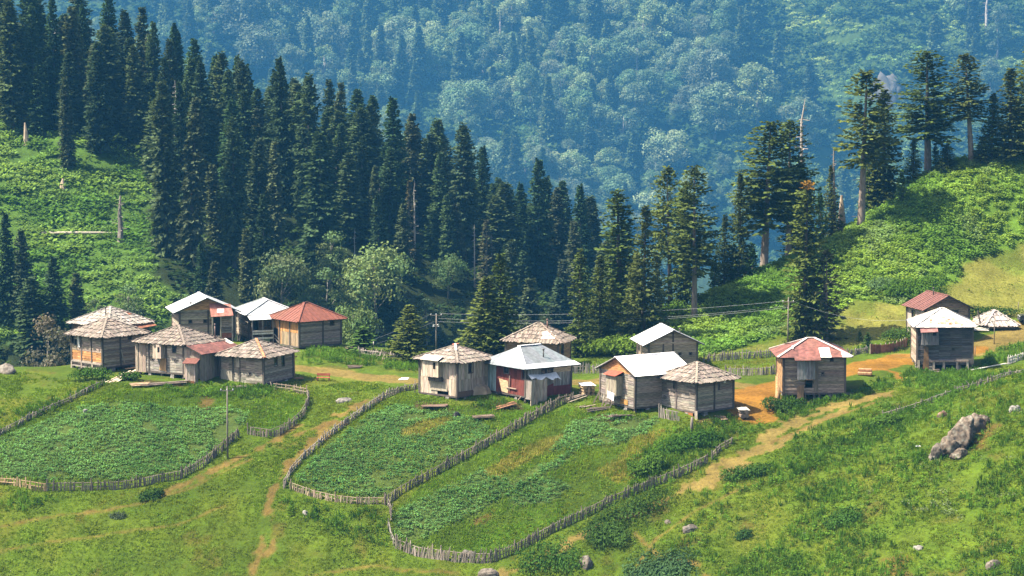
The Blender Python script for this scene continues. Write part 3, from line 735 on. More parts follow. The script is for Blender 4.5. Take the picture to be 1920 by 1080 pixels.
    def gableroof(s,axis,style='tin',col=WHITE,ov=None,rib=False,sheetw=.9,front=.6):
        o=s.ov if ov is None else ov; z=s.zt-.12; zr=s.zt+s.rise+.10; mb=MB()
        if axis=='y':  # ridge runs back from the right-hand face
            k=s.rise/(s.Lr/2); ze=s.zt-o*k+.08; f=front
            roof_plane(mb,(-o,s.Ll+f,ze),(-o,-f,ze),(s.Lr/2,s.Ll+f,zr),(s.Lr/2,-f,zr),style,col,rib=rib,sheetw=sheetw)
            roof_plane(mb,(s.Lr+o,-f,ze),(s.Lr+o,s.Ll+f,ze),(s.Lr/2,-f,zr),(s.Lr/2,s.Ll+f,zr),style,col,rib=rib,sheetw=sheetw); rr=((s.Lr/2,-f,zr),(s.Lr/2,s.Ll+f,zr))
        else:
            k=s.rise/(s.Ll/2); ze=s.zt-o*k+.08; f=front
            roof_plane(mb,(-f,-o,ze),(s.Lr+f,-o,ze),(-f,s.Ll/2,zr),(s.Lr+f,s.Ll/2,zr),style,col,rib=rib,sheetw=sheetw)
            roof_plane(mb,(s.Lr+f,s.Ll+o,ze),(-f,s.Ll+o,ze),(s.Lr+f,s.Ll/2,zr),(-f,s.Ll/2,zr),style,col,rib=rib,sheetw=sheetw); rr=((-f,s.Ll/2,zr),(s.Lr+f,s.Ll/2,zr))
        rf=mb.build('roof','tin' if style=='tin' else 'rust',s.o); s.roof=rf
        m=MB(); m.bar(np.array(rr[0])+(0,0,.04),np.array(rr[1])+(0,0,.04),.34,.05,jit(col,.06)); m.build('ridge_cap','tin',rf)
        return rf
    def pipe(s,x,y,z0,h,c=(.07,.065,.06)):
        mb=MB(); mb.tube([(x,y,z0),(x,y,z0+h)],.075,c,8); mb.tube([(x,y,z0+h),(x,y,z0+h+.16)],[.14,.10],c,8); mb.build('stove_pipe','metal',s.roof,True)
    def box(s,name,f,a0,a1,b0,b1,out,col=GREY,hole=None,roofcol=None,matr='boards_v'):
        """boarded closet hung on a wall: a, b in metres from face start / floor"""
        mb=MB(); z0,z1=s.zf+b0,s.zf+b1; x=a0
        while x<a1-.02:
            x1=min(x+random.uniform(.14,.24),a1); of=random.uniform(0,.025); segs=[(z0-random.uniform(0,.06),z1)]
            if hole and hole[0]<(x+x1)/2<hole[1]: segs=[(z0,s.zf+hole[2]),(s.zf+hole[3],z1)]
            for p,q in segs: s.quad(mb,f,x,x1-.012,p,q,out-.05,out+of,jit(col,.2))
            x=x1
        for a in (a0,a1-.05): s.quad(mb,f,a,a+.05,z0,z1,.06,out-.06,jit(col,.15))
        s.quad(mb,f,a0+.06,a1-.06,z0,z0+.05,.06,out-.06,jit(DGREY,.1))
        o=mb.build(name,matr,s.o)
        if hole:
            g=MB(); s.quad(g,f,hole[0],hole[1],s.zf+hole[2],s.zf+hole[3],out-.09,out-.06,(.02,.02,.02)); g.build('window_opening','dark',o)
        if roofcol:
            m=MB(); A=[s.fp(f,a0-.15,z1+.02,out+.3),s.fp(f,a1+.15,z1+.02,out+.3),s.fp(f,a1+.15,z1+.45,.1),s.fp(f,a0-.15,z1+.45,.1)]
            m.prism(A,[(p[0],p[1],p[2]+.05) for p in A],roofcol); m.build('box_roof','tin',o)
        return o
    def sheet(s,name,f,pts,out,c,mat='tin',th=.025):
        """flat panel on a wall; pts in (a,b) metres from face start / floor"""
        mb=MB(); mb.prism([s.fp(f,a,s.zf+b,out-th) for a,b in pts],[s.fp(f,a,s.zf+b,out) for a,b in pts],c); return mb.build(name,mat,s.o)
    def slab(s,name,pts,c,mat='tin',th=.05):
        mb=MB(); mb.prism([(p[0],p[1],p[2]-th) for p in pts],pts,c); return mb.build(name,mat,s.o)
    def poles(s,name,segs,c=LGREY,w=.1,mat='boards_v'):
        for a,b in segs:
            mb=MB(); mb.bar(a,b,w,w,jit(c,.2)); mb.build(name,mat,s.o)
def finish(h,st=True): h.corners(); h.base(st)
# --- far left pair
h=House('log_house','log house with a pale shake roof patched in rust, behind the leftmost cabin',205,664,670,74,68,56,27,ov=.6)
h.wall('R','h',BROWN,[(.55,.68,.45,.8)]); h.wall('L','h',BROWN,[(.3,.42,.45,.75)]); h.wall('B','h',GREY); h.wall('E','h',GREY); finish(h)
h.hip('shake',PALE,patch={0:(.62,.80,.45,.78,RUST)},row=.7); h.pipe(h.Lr*.2,h.Ll*.30,h.zt+h.rise*.55,.9)
h.slab('lean_to_roof',[(h.Lr*.30,-1.5,h.zt-.75),(h.Lr+.3,-1.3,h.zt-.55),(h.Lr+.3,0,h.zt-.1),(h.Lr*.30,0,h.zt-.1)],RUST,'rust')
h.box('plank_closet','R',h.Lr*.36,h.Lr*.58,h.H*.3,h.H-.75,1.1,BROWN)
h=House('log_cabin','leftmost dark log cabin with a ragged shake roof and orange planks low on its wall',193,689,699,78,58,60,26,ov=.65)
cf=lambda a,b: (ORANGE if (b<.42 and b>.12) else GREY)
h.wall('L','h',GREY,[(.12,.2,.62,.8),(.02,.1,.66,.9)],colf=cf); h.wall('R','h',GREY,[(.63,.70,.80,.88)]); h.wall('B','h',GREY); h.wall('E','h',GREY)
h.posts([('L',.33),('L',.66),('R',.43)],w=.22); finish(h); h.hip('shake',SHAKE,cap=True)
h.sheet('white_board','L',[(h.Ll*.24,h.H*.55),(h.Ll*.30,h.H*.55),(h.Ll*.28,h.H*.97),(h.Ll*.22,h.H*.97)],.16,(.6,.58,.55),'boards_v')
h.poles('stilt',[(h.fp('L',h.Ll*q,h.zf+.3,.14),h.fp('L',h.Ll*q+.03,h.gz(-.15,h.Ll*(1-q))-.2,.2)) for q in (.02,.35,.7)],LGREY,.17)
h.poles('rail',[(h.fp('L',.1,h.zf+.35,.16),h.fp('L',h.Ll*.98,h.zf+.30,.16)),(h.fp('L',.1,h.zf-.15,.16),h.fp('L',h.Ll*.98,h.zf-.25,.16)),(h.fp('R',h.Lr*.42,h.zf+h.H*.5,.2),h.fp('R',h.Lr*.50,h.zf+.2,.25))],PALE,.13)
# --- shake roof with red lean-to
h=House('plank_house','plank house with a wide shake roof and a red tin lean-to on its right side',345,700,711,66,86,57,27,ov=.6)
cf=lambda a,b: (LGREY if a>.22 else GREY)
h.wall('L','h',PALE,[(.49,.55,.66,.82),(.76,.83,.68,.86),(.30,.33,.36,.42),(.80,.82,.38,.43)],colf=lambda a,b: PALE if b<.5 else LGREY)
h.wall('R','h',GREY); h.wall('B','h',GREY); h.wall('E','h',GREY); h.posts([('L',.24),('L',.62)],w=.2); finish(h)
m=MB(); x=0
while x<h.Ll*.23: s_=random.uniform(.15,.22); h.quad(m,'L',x-.4,x-.4+s_,h.zf-.2,h.zt-.25,.05,.09+random.uniform(0,.03),jit(GREY,.2)); x+=s_+.012
m.build('plank_screen','boards_v',h.o)
h.hip('shake',tuple(k*.92 for k in SHAKE)); 
h.box('plank_closet','L',h.Ll*.40,h.Ll*.58,h.H*.46,h.H*.95,.7,LGREY,(h.Ll*.50,h.Ll*.56,h.H*.66,h.H*.84))
h.sheet('warm_board','L',[(h.Ll*.47,h.H*.06),(h.Ll*.62,h.H*.02),(h.Ll*.62,h.H*.46),(h.Ll*.50,h.H*.46)],.09,WARM,'boards_v')
L2=2.4
for nm,f in (('lean_to_wall','R'),):
    m=MB(); x=.0
    while x<h.Lr+.2: s_=random.uniform(.15,.24); h.quad(m,'R',x,x+s_-.012,h.gz(x,-L2)-.1,h.zt-1.05,L2-.06,L2+random.uniform(0,.03),jit(GREY,.2)); x+=s_
    for k in range(11):
        s_=L2/11; A=[(-.02,-k*s_,h.zf-.5),(-.02,-(k+1)*s_+.012,h.zf-.5),(-.02,-(k+1)*s_+.012,h.zt-.35-.062*(k+1)),(-.02,-k*s_,h.zt-.35-.062*k)]
        m.prism(A,[(p[0]-.06,p[1],p[2]) for p in A],jit(GREY,.2)); 
    m.build('lean_to_wall','boards_v',h.o)
m=MB(); roof_plane(m,(-.5,-L2-.5,h.zt-1.1),(h.Lr+1.0,-L2-.5,h.zt-1.1),(-.5,-.3,h.zt-.03),(h.Lr+1.0,-.3,h.zt-.03),'patch',REDTIN,sheetw=.9); m.build('lean_to_roof','rust',h.o)
h.pipe(h.Lr*.86,-.2,h.zt-.2,1.9,(.12,.08,.07))
# small red-roofed outhouse in front
x,y,z=hit(357,719); o=empty('outhouse',(x,y,z),-.2,'narrow grey plank outhouse with a small red tin roof, in front of the red lean-to','outhouse')
m=MB(); 
for k in range(6):
    for yy in (0,1.0): m.box((-.6+k*.2,yy-.03,-.3),(-.41+k*.2,yy+.03+random.uniform(0,.02),2.35),jit(LGREY,.2))
for k in range(5):
    for xx in (-.62,.6): m.box((xx-.02,.03+k*.19,-.3),(xx+.02,.21+k*.19,2.4),jit(GREY,.2))
m.build('wall','boards_v',o); m=MB(); m.prism([(-.85,-.35,2.32),(.85,-.35,2.32),(.85,1.2,2.75),(-.85,1.2,2.75)],[(-.85,-.35,2.38),(.85,-.35,2.38),(.85,1.2,2.81),(-.85,1.2,2.81)],REDTIN); m.build('roof','tin',o)
m=MB(); m.box((-.5,-.12,-.3),(.5,-.06,.3),RUST); m.build('kick_board','rust',o)
# --- gabled house with white roof, ladder and pink sheet canopy
h=House('gabled_house','log house with a white gable roof, orange gable boards and a pink porch sheet',337,634,640,103,14,52,22,alpha=8,depth=6.5)
cf=lambda a,b: WARM if b>1.0 else GREY
h.wall('R','h',GREY,[(.17,.22,.55,.64),(.44,.49,.55,.64),(.62,.74,.05,.72,'door')],gable=True,colf=None); m=MB()
k=h.rise/(h.Lr/2); b=h.zt+.05
while b<h.zt+h.rise-.2:
    q=(b-h.zt)/k; q1=(b+.24-h.zt)/k; h.quad(m,'R',q+.05,h.Lr-q-.05,b,b+.235,.04,.06+random.uniform(0,.02),jit(ORANGE,.2),q1,max(q1+.02,h.Lr-q1)); b+=.25
m.build('gable_boards','boards_h',h.o)
for f in 'LBE': h.wall(f,'h',GREY,gable=(f=='B'))
finish(h); h.gableroof('y','tin',WHITE,ov=.8,front=.55); h.posts([('R',.52)],w=.18); h.pipe(h.Lr*.22,.6,h.zt+.25,.6)
h.slab('canopy',[(h.Lr*.54,-1.5,h.zf+h.H*.80),(h.Lr*.95,-1.5,h.zf+h.H*.82),(h.Lr*.93,-.12,h.zf+h.H*1.20),(h.Lr*.54,-.12,h.zf+h.H*1.24)],(0.310,0.124,0.093),'rust')
h.slab('canopy_patch',[(h.Lr*.66,-1.1,h.zf+h.H*.93),(h.Lr*.78,-1.1,h.zf+h.H*.93),(h.Lr*.80,-.7,h.zf+h.H*1.05),(h.Lr*.67,-.7,h.zf+h.H*1.06)],(.7,.7,.7))
h.poles('porch_post',[((h.Lr*q,-1.4,h.zf-.8),(h.Lr*q,-1.4,h.zf+h.H*.8)) for q in (.57,.72,.93)],LGREY,.13)
h.poles('porch_rail',[((h.Lr*.72,-1.42,h.zf+.75),(h.Lr*.93,-1.42,h.zf+.75)),((h.Lr*.72,-1.42,h.zf+1.5),(h.Lr*.93,-1.42,h.zf+1.5))],PALE,.1)
h.sheet('porch_screen','R',[(h.Lr*.74,.05),(h.Lr*.92,.05),(h.Lr*.92,.8),(h.Lr*.74,.8)],1.36,(.22,.07,.05),'rust')
m=MB()
for k in range(6): m.bar((h.Lr*.60,-1.5-.12*k,h.zf+.1-.26*k),(h.Lr*.68,-1.5-.12*k,h.zf+.1-.26*k),.1,.05,jit(PALE,.1))
for q in (.60,.68): m.bar((h.Lr*q,-1.4,h.zf+.3),(h.Lr*q,-2.3,h.zf-1.4),.07,.1,jit(LGREY,.1))
m.build('ladder','boards_v',h.o)
# --- porch house with white roof behind the red roof
h=House('porch_house','white-roofed house with an open railed porch, half hidden behind the red-roofed house',467,634,640,88,20,47,20,alpha=14,depth=6.5)
h.wall('R','h',BROWN,[(.1,.2,.1,.75,'door'),(.3,.4,.4,.8)]); 
for f in 'LBE': h.wall(f,'h',GREY)
finish(h); h.hip('tin',WHITE,ridge=2.2,sheetw=1.0)
h.slab('porch_roof',[(-.3,-2.0,h.zt-.62),(h.Lr*.75,-2.0,h.zt-.62),(h.Lr*.75,-.4,h.zt-.20),(-.3,-.4,h.zt-.20)],(.75,.75,.75))
h.poles('porch_post',[((h.Lr*q,-1.85,h.zf-1.1),(h.Lr*q,-1.85,h.zt-.65)) for q in (.0,.22,.44,.66)],PALE,.13)
h.poles('porch_rail',[((0,-1.9,h.zf+b),(h.Lr*.44,-1.9,h.zf+b)) for b in (.15,.75,1.05)],(.62,.58,.52),.2)
h.poles('stair_rail',[((h.Lr*.46,-1.9,h.zf+.6),(h.Lr*.64,-3.0,h.zf-.9)),((h.Lr*.46,-2.1,h.zf+.1),(h.Lr*.64,-3.2,h.zf-1.3))],PALE,.1)
h.slab('rust_patch',[(h.Lr*.62,-.38,h.zt+.02),(h.Lr*.9,-.38,h.zt+.02),(h.Lr*.80,h.Ll*.2,h.zt+.62),(h.Lr*.62,h.Ll*.2,h.zt+.62)],RUST,'rust')
# --- big red roof
h=House('timber_house','large timber house with a red tin pyramid roof, its left wall of warm orange boards',561,650,655,80,54,50,26,ov=.6)
h.wall('L','v',WARM,[(.06,.26,.02,.55,'door')],colf=lambda a,b: ORANGE if b>.5 else (WARM if a<.4 else (0.260,0.192,0.124)),seams=(.5,)); h.wall('R','h',GREY,[(.74,.77,.72,.92),(.79,.82,.72,.92)]); h.wall('B','h',GREY); h.wall('E','h',GREY)
h.posts([('R',.56),('L',.32),('L',.68)],w=.2); finish(h); h.hip('tin',(.16,.055,.034),ridge=.6,rib=True,sheetw=.62)
# --- small cabin with orange hip strip
h=House('small_cabin','weathered plank cabin with an orange strip down the hip of its shake roof',495,720,726,56,82,53,23,ov=.6)
h.wall('L','h',LGREY,[(.67,.70,.30,.37)],colf=lambda a,b: (0.260,0.229,0.186) if (b<.42) else GREY); h.wall('R','h',GREY,[(.36,.46,.55,.95),(.62,.70,.5,.9)]); h.wall('B','h',GREY); h.wall('E','h',GREY)
h.posts([('L',.45),('L',.30)],w=.24); finish(h); h.hip('shake',tuple(k*.97 for k in SHAKE)); 
m=MB(); m.bar(np.array(h.C[0])+(0,0,.16),np.array(h.A[0])+(0,0,.18),.26,.06,(.42,.15,.07)); m.build('hip_strip','rust',h.roof)
h.sheet('shutter','L',[(h.Ll*.38,h.H*.55),(h.Ll*.46,h.H*.55),(h.Ll*.46,h.H*.98),(h.Ll*.38,h.H*.98)],.13,LGREY,'boards_v')
h.sheet('patch_boards','L',[(.05,.05),(h.Ll*.28,.05),(h.Ll*.28,h.H*.42),(.05,h.H*.42)],.10,(0.310,0.273,0.217),'boards_v')
h.poles('porch_post',[((h.Lr+.75,.3,h.gz(h.Lr+.75,.3)-.2),(h.Lr+.75,.3,h.zt-.25)),((h.Lr+.2,.0,h.zt-.9),(h.Lr+.9,.0,h.zt-.9))],WARM,.12)
# --- grey plank house
h=House('plank_house','tall house clad in pale grey upright planks, with a boxed-out window bay',857,743,752,64,72,67,22,ov=.62)
h.wall('L','v',LGREY,[(.47,.78,.0,.13,'hole')],seams=(.46,)); h.wall('R','v',LGREY,[(.34,.46,.62,.88)],seams=(.45,)); h.wall('B','v',GREY); h.wall('E','v',GREY); finish(h)
h.hip('shake',(0.196,0.162,0.135)); m=MB(); m.bar(np.array(h.C[0])*.35+np.array(h.A[0])*.65+(0,0,.17),np.array(h.A[0])+(0,0,.2),.22,.05,(.8,.74,.7)); m.build('hip_strip','tin',h.roof)
m=MB(); m.bar(np.array(h.A[0])+(-.3,0,.14),np.array(h.A[0])+(.5,0,.14),.4,.1,(.42,.13,.09)); m.build('apex_cap','rust',h.roof)
h.box('window_bay','L',h.Ll*.20,h.Ll*.62,h.H*.50,h.H*.97,.75,LGREY,(h.Ll*.48,h.Ll*.56,h.H*.72,h.H*.92),(.55,.5,.45))
h.box('under_bay','L',h.Ll*.30,h.Ll*.64,h.H*.38,h.H*.49,.45,DGREY)
h.sheet('light_board','L',[(h.Ll*.30,h.H*.10),(h.Ll*.76,h.H*.10),(h.Ll*.72,h.H*.36),(h.Ll*.30,h.H*.38)],.09,(0.310,0.267,0.205),'boards_v')
h.sheet('rust_board','R',[(.05,-.15),(h.Lr*.55,-.15),(h.Lr*.45,h.H*.12),(.05,h.H*.12)],.10,(0.149,0.087,0.062),'boards_v')
# --- grey metal roof, red front
h=House('metal_roofed_house','house with a grey metal hip roof, red-painted front and white side tarp',985,743,757,87,74,56,31,alpha=42,ov=.75)
cl=lambda a,b: (0.302,0.374,0.360) if a<.22 else (.135,.034,.027)
h.wall('L','v',GREY,[(.44,.56,.68,.90),(.90,.985,.58,.90)],colf=cl)
h.wall('R','v',LGREY,[(.34,.44,.72,.93),(.46,.58,.72,.93)],colf=lambda a,b: (0.248,0.236,0.223)); h.wall('B','h',GREY); h.wall('E','v',GREY); finish(h)
h.hip('tin',(.17,.185,.20),ridge=3.4,cap=True,capcol=(.8,.8,.8),caps=(0,),sheetw=1.1)
C0=np.array(h.C[0]);C1=np.array(h.C[1]);A0=np.array(h.A[0]);A1=np.array(h.A[1])
m=MB(); a=C0+(A0-C0)*.0; m.prism([C0+(0,-.05,.02),C1+(0,-.05,.02),C1+(A1-C1)*.17+(0,0,.05),C0+(A0-C0)*.17+(0,0,.05)],[C0+(0,-.05,.07),C1+(0,-.05,.07),C1+(A1-C1)*.17+(0,0,.10),C0+(A0-C0)*.17+(0,0,.10)],(.82,.82,.82)); m.build('eave_strip','tin',h.roof)
h.pipe(h.Lr*.52,h.Ll*.17,h.zt+h.rise*.25,1.1)
h.sheet('wood_panel','L',[(h.Ll*.40,.1),(h.Ll*.56,.0),(h.Ll*.56,h.H*.42),(h.Ll*.32,h.H*.46)],.09,(0.384,0.291,0.174),'boards_h')
h.sheet('upper_boards','R',[(h.Lr*.60,h.H*.72),(h.Lr*.99,h.H*.72),(h.Lr*.99,h.H*.97),(h.Lr*.60,h.H*.97)],.07,(0.384,0.310,0.223),'boards_h')
h.sheet('maroon_board','R',[(h.Lr*.36,-.3),(h.Lr*.99,-.3),(h.Lr*.99,h.H*.26),(h.Lr*.60,h.H*.26),(h.Lr*.60,h.H*.36),(h.Lr*.36,h.H*.22)],.09,(.16,.035,.035),'boards_v')
m=MB(); n=12; top=[h.fp('R',h.Lr*(.02+.62*i/n),h.zf+h.H*(.74-.04*math.sin(i/n*3.1)),.12) for i in range(n+1)]; bot=[h.fp('R',h.Lr*(.0+.63*i/n),h.zf+h.H*(.60-.10*(i/n)**3+.05*math.sin(i*1.3)),1.0+.12*math.sin(i*1.7)) for i in range(n+1)]
for i in range(n): m.prism([top[i],top[i+1],bot[i+1],bot[i]],[(p[0],p[1],p[2]+.03) for p in (top[i],top[i+1],bot[i+1],bot[i])],(.62,.62,.62))
m.build('tarp','cloth',h.o)
m=MB(); x=0
while x<h.Lr*.33: h.quad(m,'R',x,x+.19,h.gz(x,-.9)-.1,h.zf+h.H*.58,.84,.90+random.uniform(0,.03),jit(LGREY,.15)); x+=.205
x=.0
while x<.86: m.prism([(-.0,-x,h.zf-.3),(0,-x-.19,h.zf-.3),(0,-x-.19,h.zf+h.H*.58),(0,-x,h.zf+h.H*.58)],[(-.05,-x,h.zf-.3),(-.05,-x-.19,h.zf-.3),(-.05,-x-.19,h.zf+h.H*.58),(-.05,-x,h.zf+h.H*.58)],jit(PALE,.12)); x+=.205
m.build('lean_to_wall','boards_v',h.o)
h.poles('pole',[(h.fp('L',h.Ll*.60,h.zf+h.H*.1,.12),h.fp('L',h.Ll*.61,h.zf+h.H*.62,.14)),(h.fp('L',h.Ll*.52,h.zf+h.H*.20,.14),h.fp('L',h.Ll*.78,h.zf+h.H*.20,.14)),(h.fp('R',h.Lr*.10,h.zf-1.5,1.2),h.fp('R',h.Lr*.10,h.zf+h.H*.6,1.1)),(h.fp('L',h.Ll*.8,h.zf-.9,.3),h.fp('L',h.Ll*.9,h.zf-.1,.1))],(.35,.26,.2),.1)
# --- shake roof behind the metal roof
h=House('shake_roofed_house','house with a broad brown shake roof, mostly hidden behind the grey metal roof',1046,690,695,23,100,50,28,depth=None,alpha=76,ov=.55)
h.Ll=100/(h.s*math.sin(math.radians(76))); h.Lr=6.2
h.wall('R','h',WARM,[(.2,.4,.45,.8)]); h.wall('L','h',BROWN); h.wall('B','h',GREY); h.wall('E','h',GREY); finish(h)
h.hip('shake',(0.184,0.147,0.119),patch={3:(.62,.86,.0,.45,(.62,.5,.42))}); h.pipe(h.Lr*.35,h.Ll*.30,h.zt+h.rise*.45,1.5,(.16,.09,.07))
# --- white gable behind
h=House('gabled_barn','grey log barn with a white tin gable roof, at the foot of the shrubby hill',1216,696,700,92,16,54,22,alpha=12,depth=6.5)
h.wall('R','h',GREY,[(.62,.66,.52,.62),(.84,.88,.52,.62)],gable=True); 
for f in 'LBE': h.wall(f,'h',GREY,gable=(f=='B'))
finish(h); h.posts([('R',.5),('R',.30)],w=.18); h.gableroof('y','tin',(.42,.425,.43),ov=.8,front=.6)
m=MB(); h.quad(m,'R',0.05,h.Lr-.05,h.zt-.15,h.zt+.02,.03,.10,LGREY); m.build('tie_beam','boards_h',h.o)
m=MB(); h.quad(m,'R',h.Lr/2-.1,h.Lr/2+.1,h.zt+.03,h.zt+h.rise*.9,.03,.10,DGREY); m.build('king_post','boards_h',h.o)
h.poles('porch_post',[((-.9,-.1+q,h.zf-.3),(-.9,-.1+q,h.zt-.2)) for q in (.1,2.2)],GREY,.14); h.pipe(h.Lr*.68,1.0,h.zt+.6,.8)
# --- white roof, gable to the left
h=House('gabled_house','house with a dazzling white roof and a red-topped closet on its orange gable end',1190,764,776,102,67,63,25,alpha=37,ov=.5)
h.wall('L','h',GREY,[],gable=True,colf=lambda a,b: WARM if b>1.0 else (0.223,0.192,0.161)); h.wall('R','h',GREY,[]); h.wall('E','h',GREY,gable=True); h.wall('B','h',GREY); finish(h)
m=MB(); k=h.rise/(h.Ll/2); b=h.zt-.1
while b<h.zt+h.rise-.2:
    q=max(0,(b-h.zt)/k); q1=(b+.26-h.zt)/k; h.quad(m,'L',q+.05,h.Ll-q-.05,b,b+.25,.04,.06+random.uniform(0,.02),jit(ORANGE if random.random()<.6 else WARM,.2),q1,max(q1+.02,h.Ll-q1)); b+=.27
m.build('gable_boards','boards_h',h.o)
h.gableroof('x','tin',(.82,.82,.82),ov=.5,front=.45,sheetw=1.2)
h.box('plank_closet','L',h.Ll*.36,h.Ll*.66,h.H*.28,h.H*.88,.95,(0.260,0.223,0.167),None,(.30,.07,.042))
h.sheet('hanging_sheet','L',[(h.Ll*.44,h.H*.20),(h.Ll*.62,h.H*.12),(h.Ll*.64,h.H*.36),(h.Ll*.44,h.H*.40)],1.12,(.62,.62,.64),'cloth')
h.sheet('orange_board','L',[(h.Ll*.60,h.H*.03),(h.Ll*.82,h.H*.03),(h.Ll*.82,h.H*.18),(h.Ll*.62,h.H*.18)],.12,(0.310,0.167,0.050),'boards_h')
h.poles('stilt',[(h.fp('L',h.Ll*q,h.zf+h.H*t,.3),h.fp('L',h.Ll*(q-.08),h.gz(-.8,h.Ll*(1-q))-.3,.9)) for q,t in ((.05,.3),(.30,.45),(.36,.2),(.5,.2))],GREY,.14)
# --- square shake cabin in front
h=House('shake_cabin','square grey log cabin with a curling shake roof, before the dazzling white roof',1305,772,784,71,69,59,26,ov=.62)
h.wall('L','h',GREY,[(.12,.16,.28,.33),(.36,.47,.60,.97,'hole')],colf=lambda a,b: (0.236,0.205,0.174) if b<.42 else (0.180,0.152,0.127)); h.wall('R','h',GREY,[(.57,.63,.62,.98,'hole')]); h.wall('B','h',GREY); h.wall('E','h',GREY)
h.posts([('L',.46),('R',.48)],w=.2); finish(h); h.hip('shake',(0.184,0.150,0.124))
h.sheet('dark_board','L',[(h.Ll*.37,h.H*.58),(h.Ll*.46,h.H*.58),(h.Ll*.46,h.H*.96),(h.Ll*.37,h.H*.96)],-.06,(.06,.055,.05),'boards_v')
h.sheet('pale_board','R',[(h.Lr*.57,h.H*.60),(h.Lr*.62,h.H*.60),(h.Lr*.62,h.H*.96),(h.Lr*.57,h.H*.96)],-.02,(.10,.09,.085),'boards_v')
h.sheet('tin_lid','R',[(h.Lr*.72,h.H*.82),(h.Lr*.78,h.H*.82),(h.Lr*.78,h.H*.92),(h.Lr*.72,h.H*.92)],.08,(.6,.6,.6))
h.poles('short_stilt',[((-.25,-.25,h.gz(-.25,-.25)-.4),(-.1,-.1,h.zf+.1))],LGREY,.3)
h.sheet('orange_board','L',[(h.Ll*.70,-.75),(h.Ll*.92,-.75),(h.Ll*.92,-.15),(h.Ll*.70,-.15)],.05,(0.248,0.099,0.037),'boards_h')
# --- red tin hip roof by the road
h=House('tin_roofed_cabin','grey log cabin with a patchwork red tin roof, standing alone beside the orange road',1469,737,750,116,13,72,25,alpha=7,depth=6.4,ov=.75)
h.wall('R','h',GREY,[(.76,.80,.84,.93),(.62,.65,.46,.53),(.35,.47,.14,.36,'hole')]); h.wall('L','v',WARM); h.wall('B','h',GREY); h.wall('E','h',GREY); finish(h)
h.hip('patch',REDTIN,ridge=.8,sheetw=1.2,cap=True,capcol=(.55,.50,.46))
h.box('plank_closet','R',h.Lr*.215,h.Lr*.50,h.H*.38,h.H*.97,.7,(0.211,0.205,0.198))
h.slab('closet_roof',[(h.Lr*.16,-1.35,h.zt-.42),(h.Lr*.58,-1.35,h.zt-.42),(h.Lr*.58,-.7,h.zt-.06),(h.Lr*.16,-.7,h.zt-.06)],REDTIN,'rust')
h.sheet('orange_plank','R',[(h.Lr*.22,-.9),(h.Lr*.32,-.9),(h.Lr*.33,h.H*.22),(h.Lr*.22,h.H*.20)],.30,(0.223,0.136,0.074),'boards_v')
h.sheet('side_plank','R',[(h.Lr*.49,.15),(h.Lr*.56,.15),(h.Lr*.56,h.H*.93),(h.Lr*.49,h.H*.93)],.13,(0.186,0.146,0.112),'boards_v')
h.poles('stilt',[((h.Lr*q,-.1,h.gz(h.Lr*q,-.1)-.3),(h.Lr*q,-.1,h.zf)) for q in (.35,.58,.8)],DGREY,.18)
h.poles('lumber',[((-.5-.12*k,-.3-.2*k,h.gz(-.5,-.3)-.1),(-.25-.1*k,.6+.2*k,h.zf+h.H*(.80-.1*k))) for k in range(5)],WARM,.16)
# --- black fronted house on the right
h=House('dark_cabin','blackened log cabin with a white and rust-stained tin roof, nearest of the three right-hand buildings',1719,681,695,104,10,72,26,alpha=6,depth=6.4,ov=.45)
h.wall('R','h',BLACKW,[(.63,.67,.34,.40)],colf=lambda a,b: (0.064,0.060,0.058) if b>.45 else (0.098,0.090,0.086)); h.wall('L','h',GREY); h.wall('B','h',GREY); h.wall('E','h',GREY); finish(h)
h.hip('tin',(.60,.57,.54),ridge=.3,sheetw=.6,cap=True,capcol=(.6,.55,.5))
for q in range(22):
    a=random.uniform(.22,.95); b=random.uniform(.04,.45)*(1-abs(a-.5)); C0=np.array(h.C[0]);C1=np.array(h.C[1]);Am=np.array(h.A[0]); p=C0+(C1-C0)*a+(Am-(C0+C1)/2)*b; e=np.array([.35,0,0]); u=(Am-(C0+C1)/2); u=u/np.linalg.norm(u)*random.uniform(.2,.5)
    h.slab('rust_patch',[p+(0,0,.10),p+e+(0,0,.10),p+e+u+(0,0,.10),p+u+(0,0,.10)],jit((.42,.22,.13),.3),'rust',.03)
h.box('plank_closet','R',h.Lr*.08,h.Lr*.38,h.H*.50,h.H*.84,.65,(0.155,0.149,0.146),(h.Lr*.26,h.Lr*.33,h.H*.74,h.H*.83))
h.slab('closet_roof',[(h.Lr*.05,-1.1,h.zf+h.H*.84),(h.Lr*.36,-1.1,h.zf+h.H*.86),(h.Lr*.36,-.12,h.zf+h.H*.97),(h.Lr*.05,-.12,h.zf+h.H*.97)],(.22,.10,.09),'rust')
h.sheet('rust_sheet','R',[(h.Lr*.10,-.6),(h.Lr*.21,-.6),(h.Lr*.20,h.H*.44),(h.Lr*.13,h.H*.46)],.35,(0.167,0.093,0.037),'rust')
h.poles('stilt',[((h.Lr*q,-.15,h.gz(h.Lr*q,-.15)-.3),(h.Lr*q,-.12,h.zf+.35)) for q in (.03,.30,.48,.72,.9)],LGREY,.24)
h.poles('low_rail',[((h.Lr*.22,-.2,h.zf+.25),(h.Lr*.92,-.2,h.zf+.30))],GREY,.2)
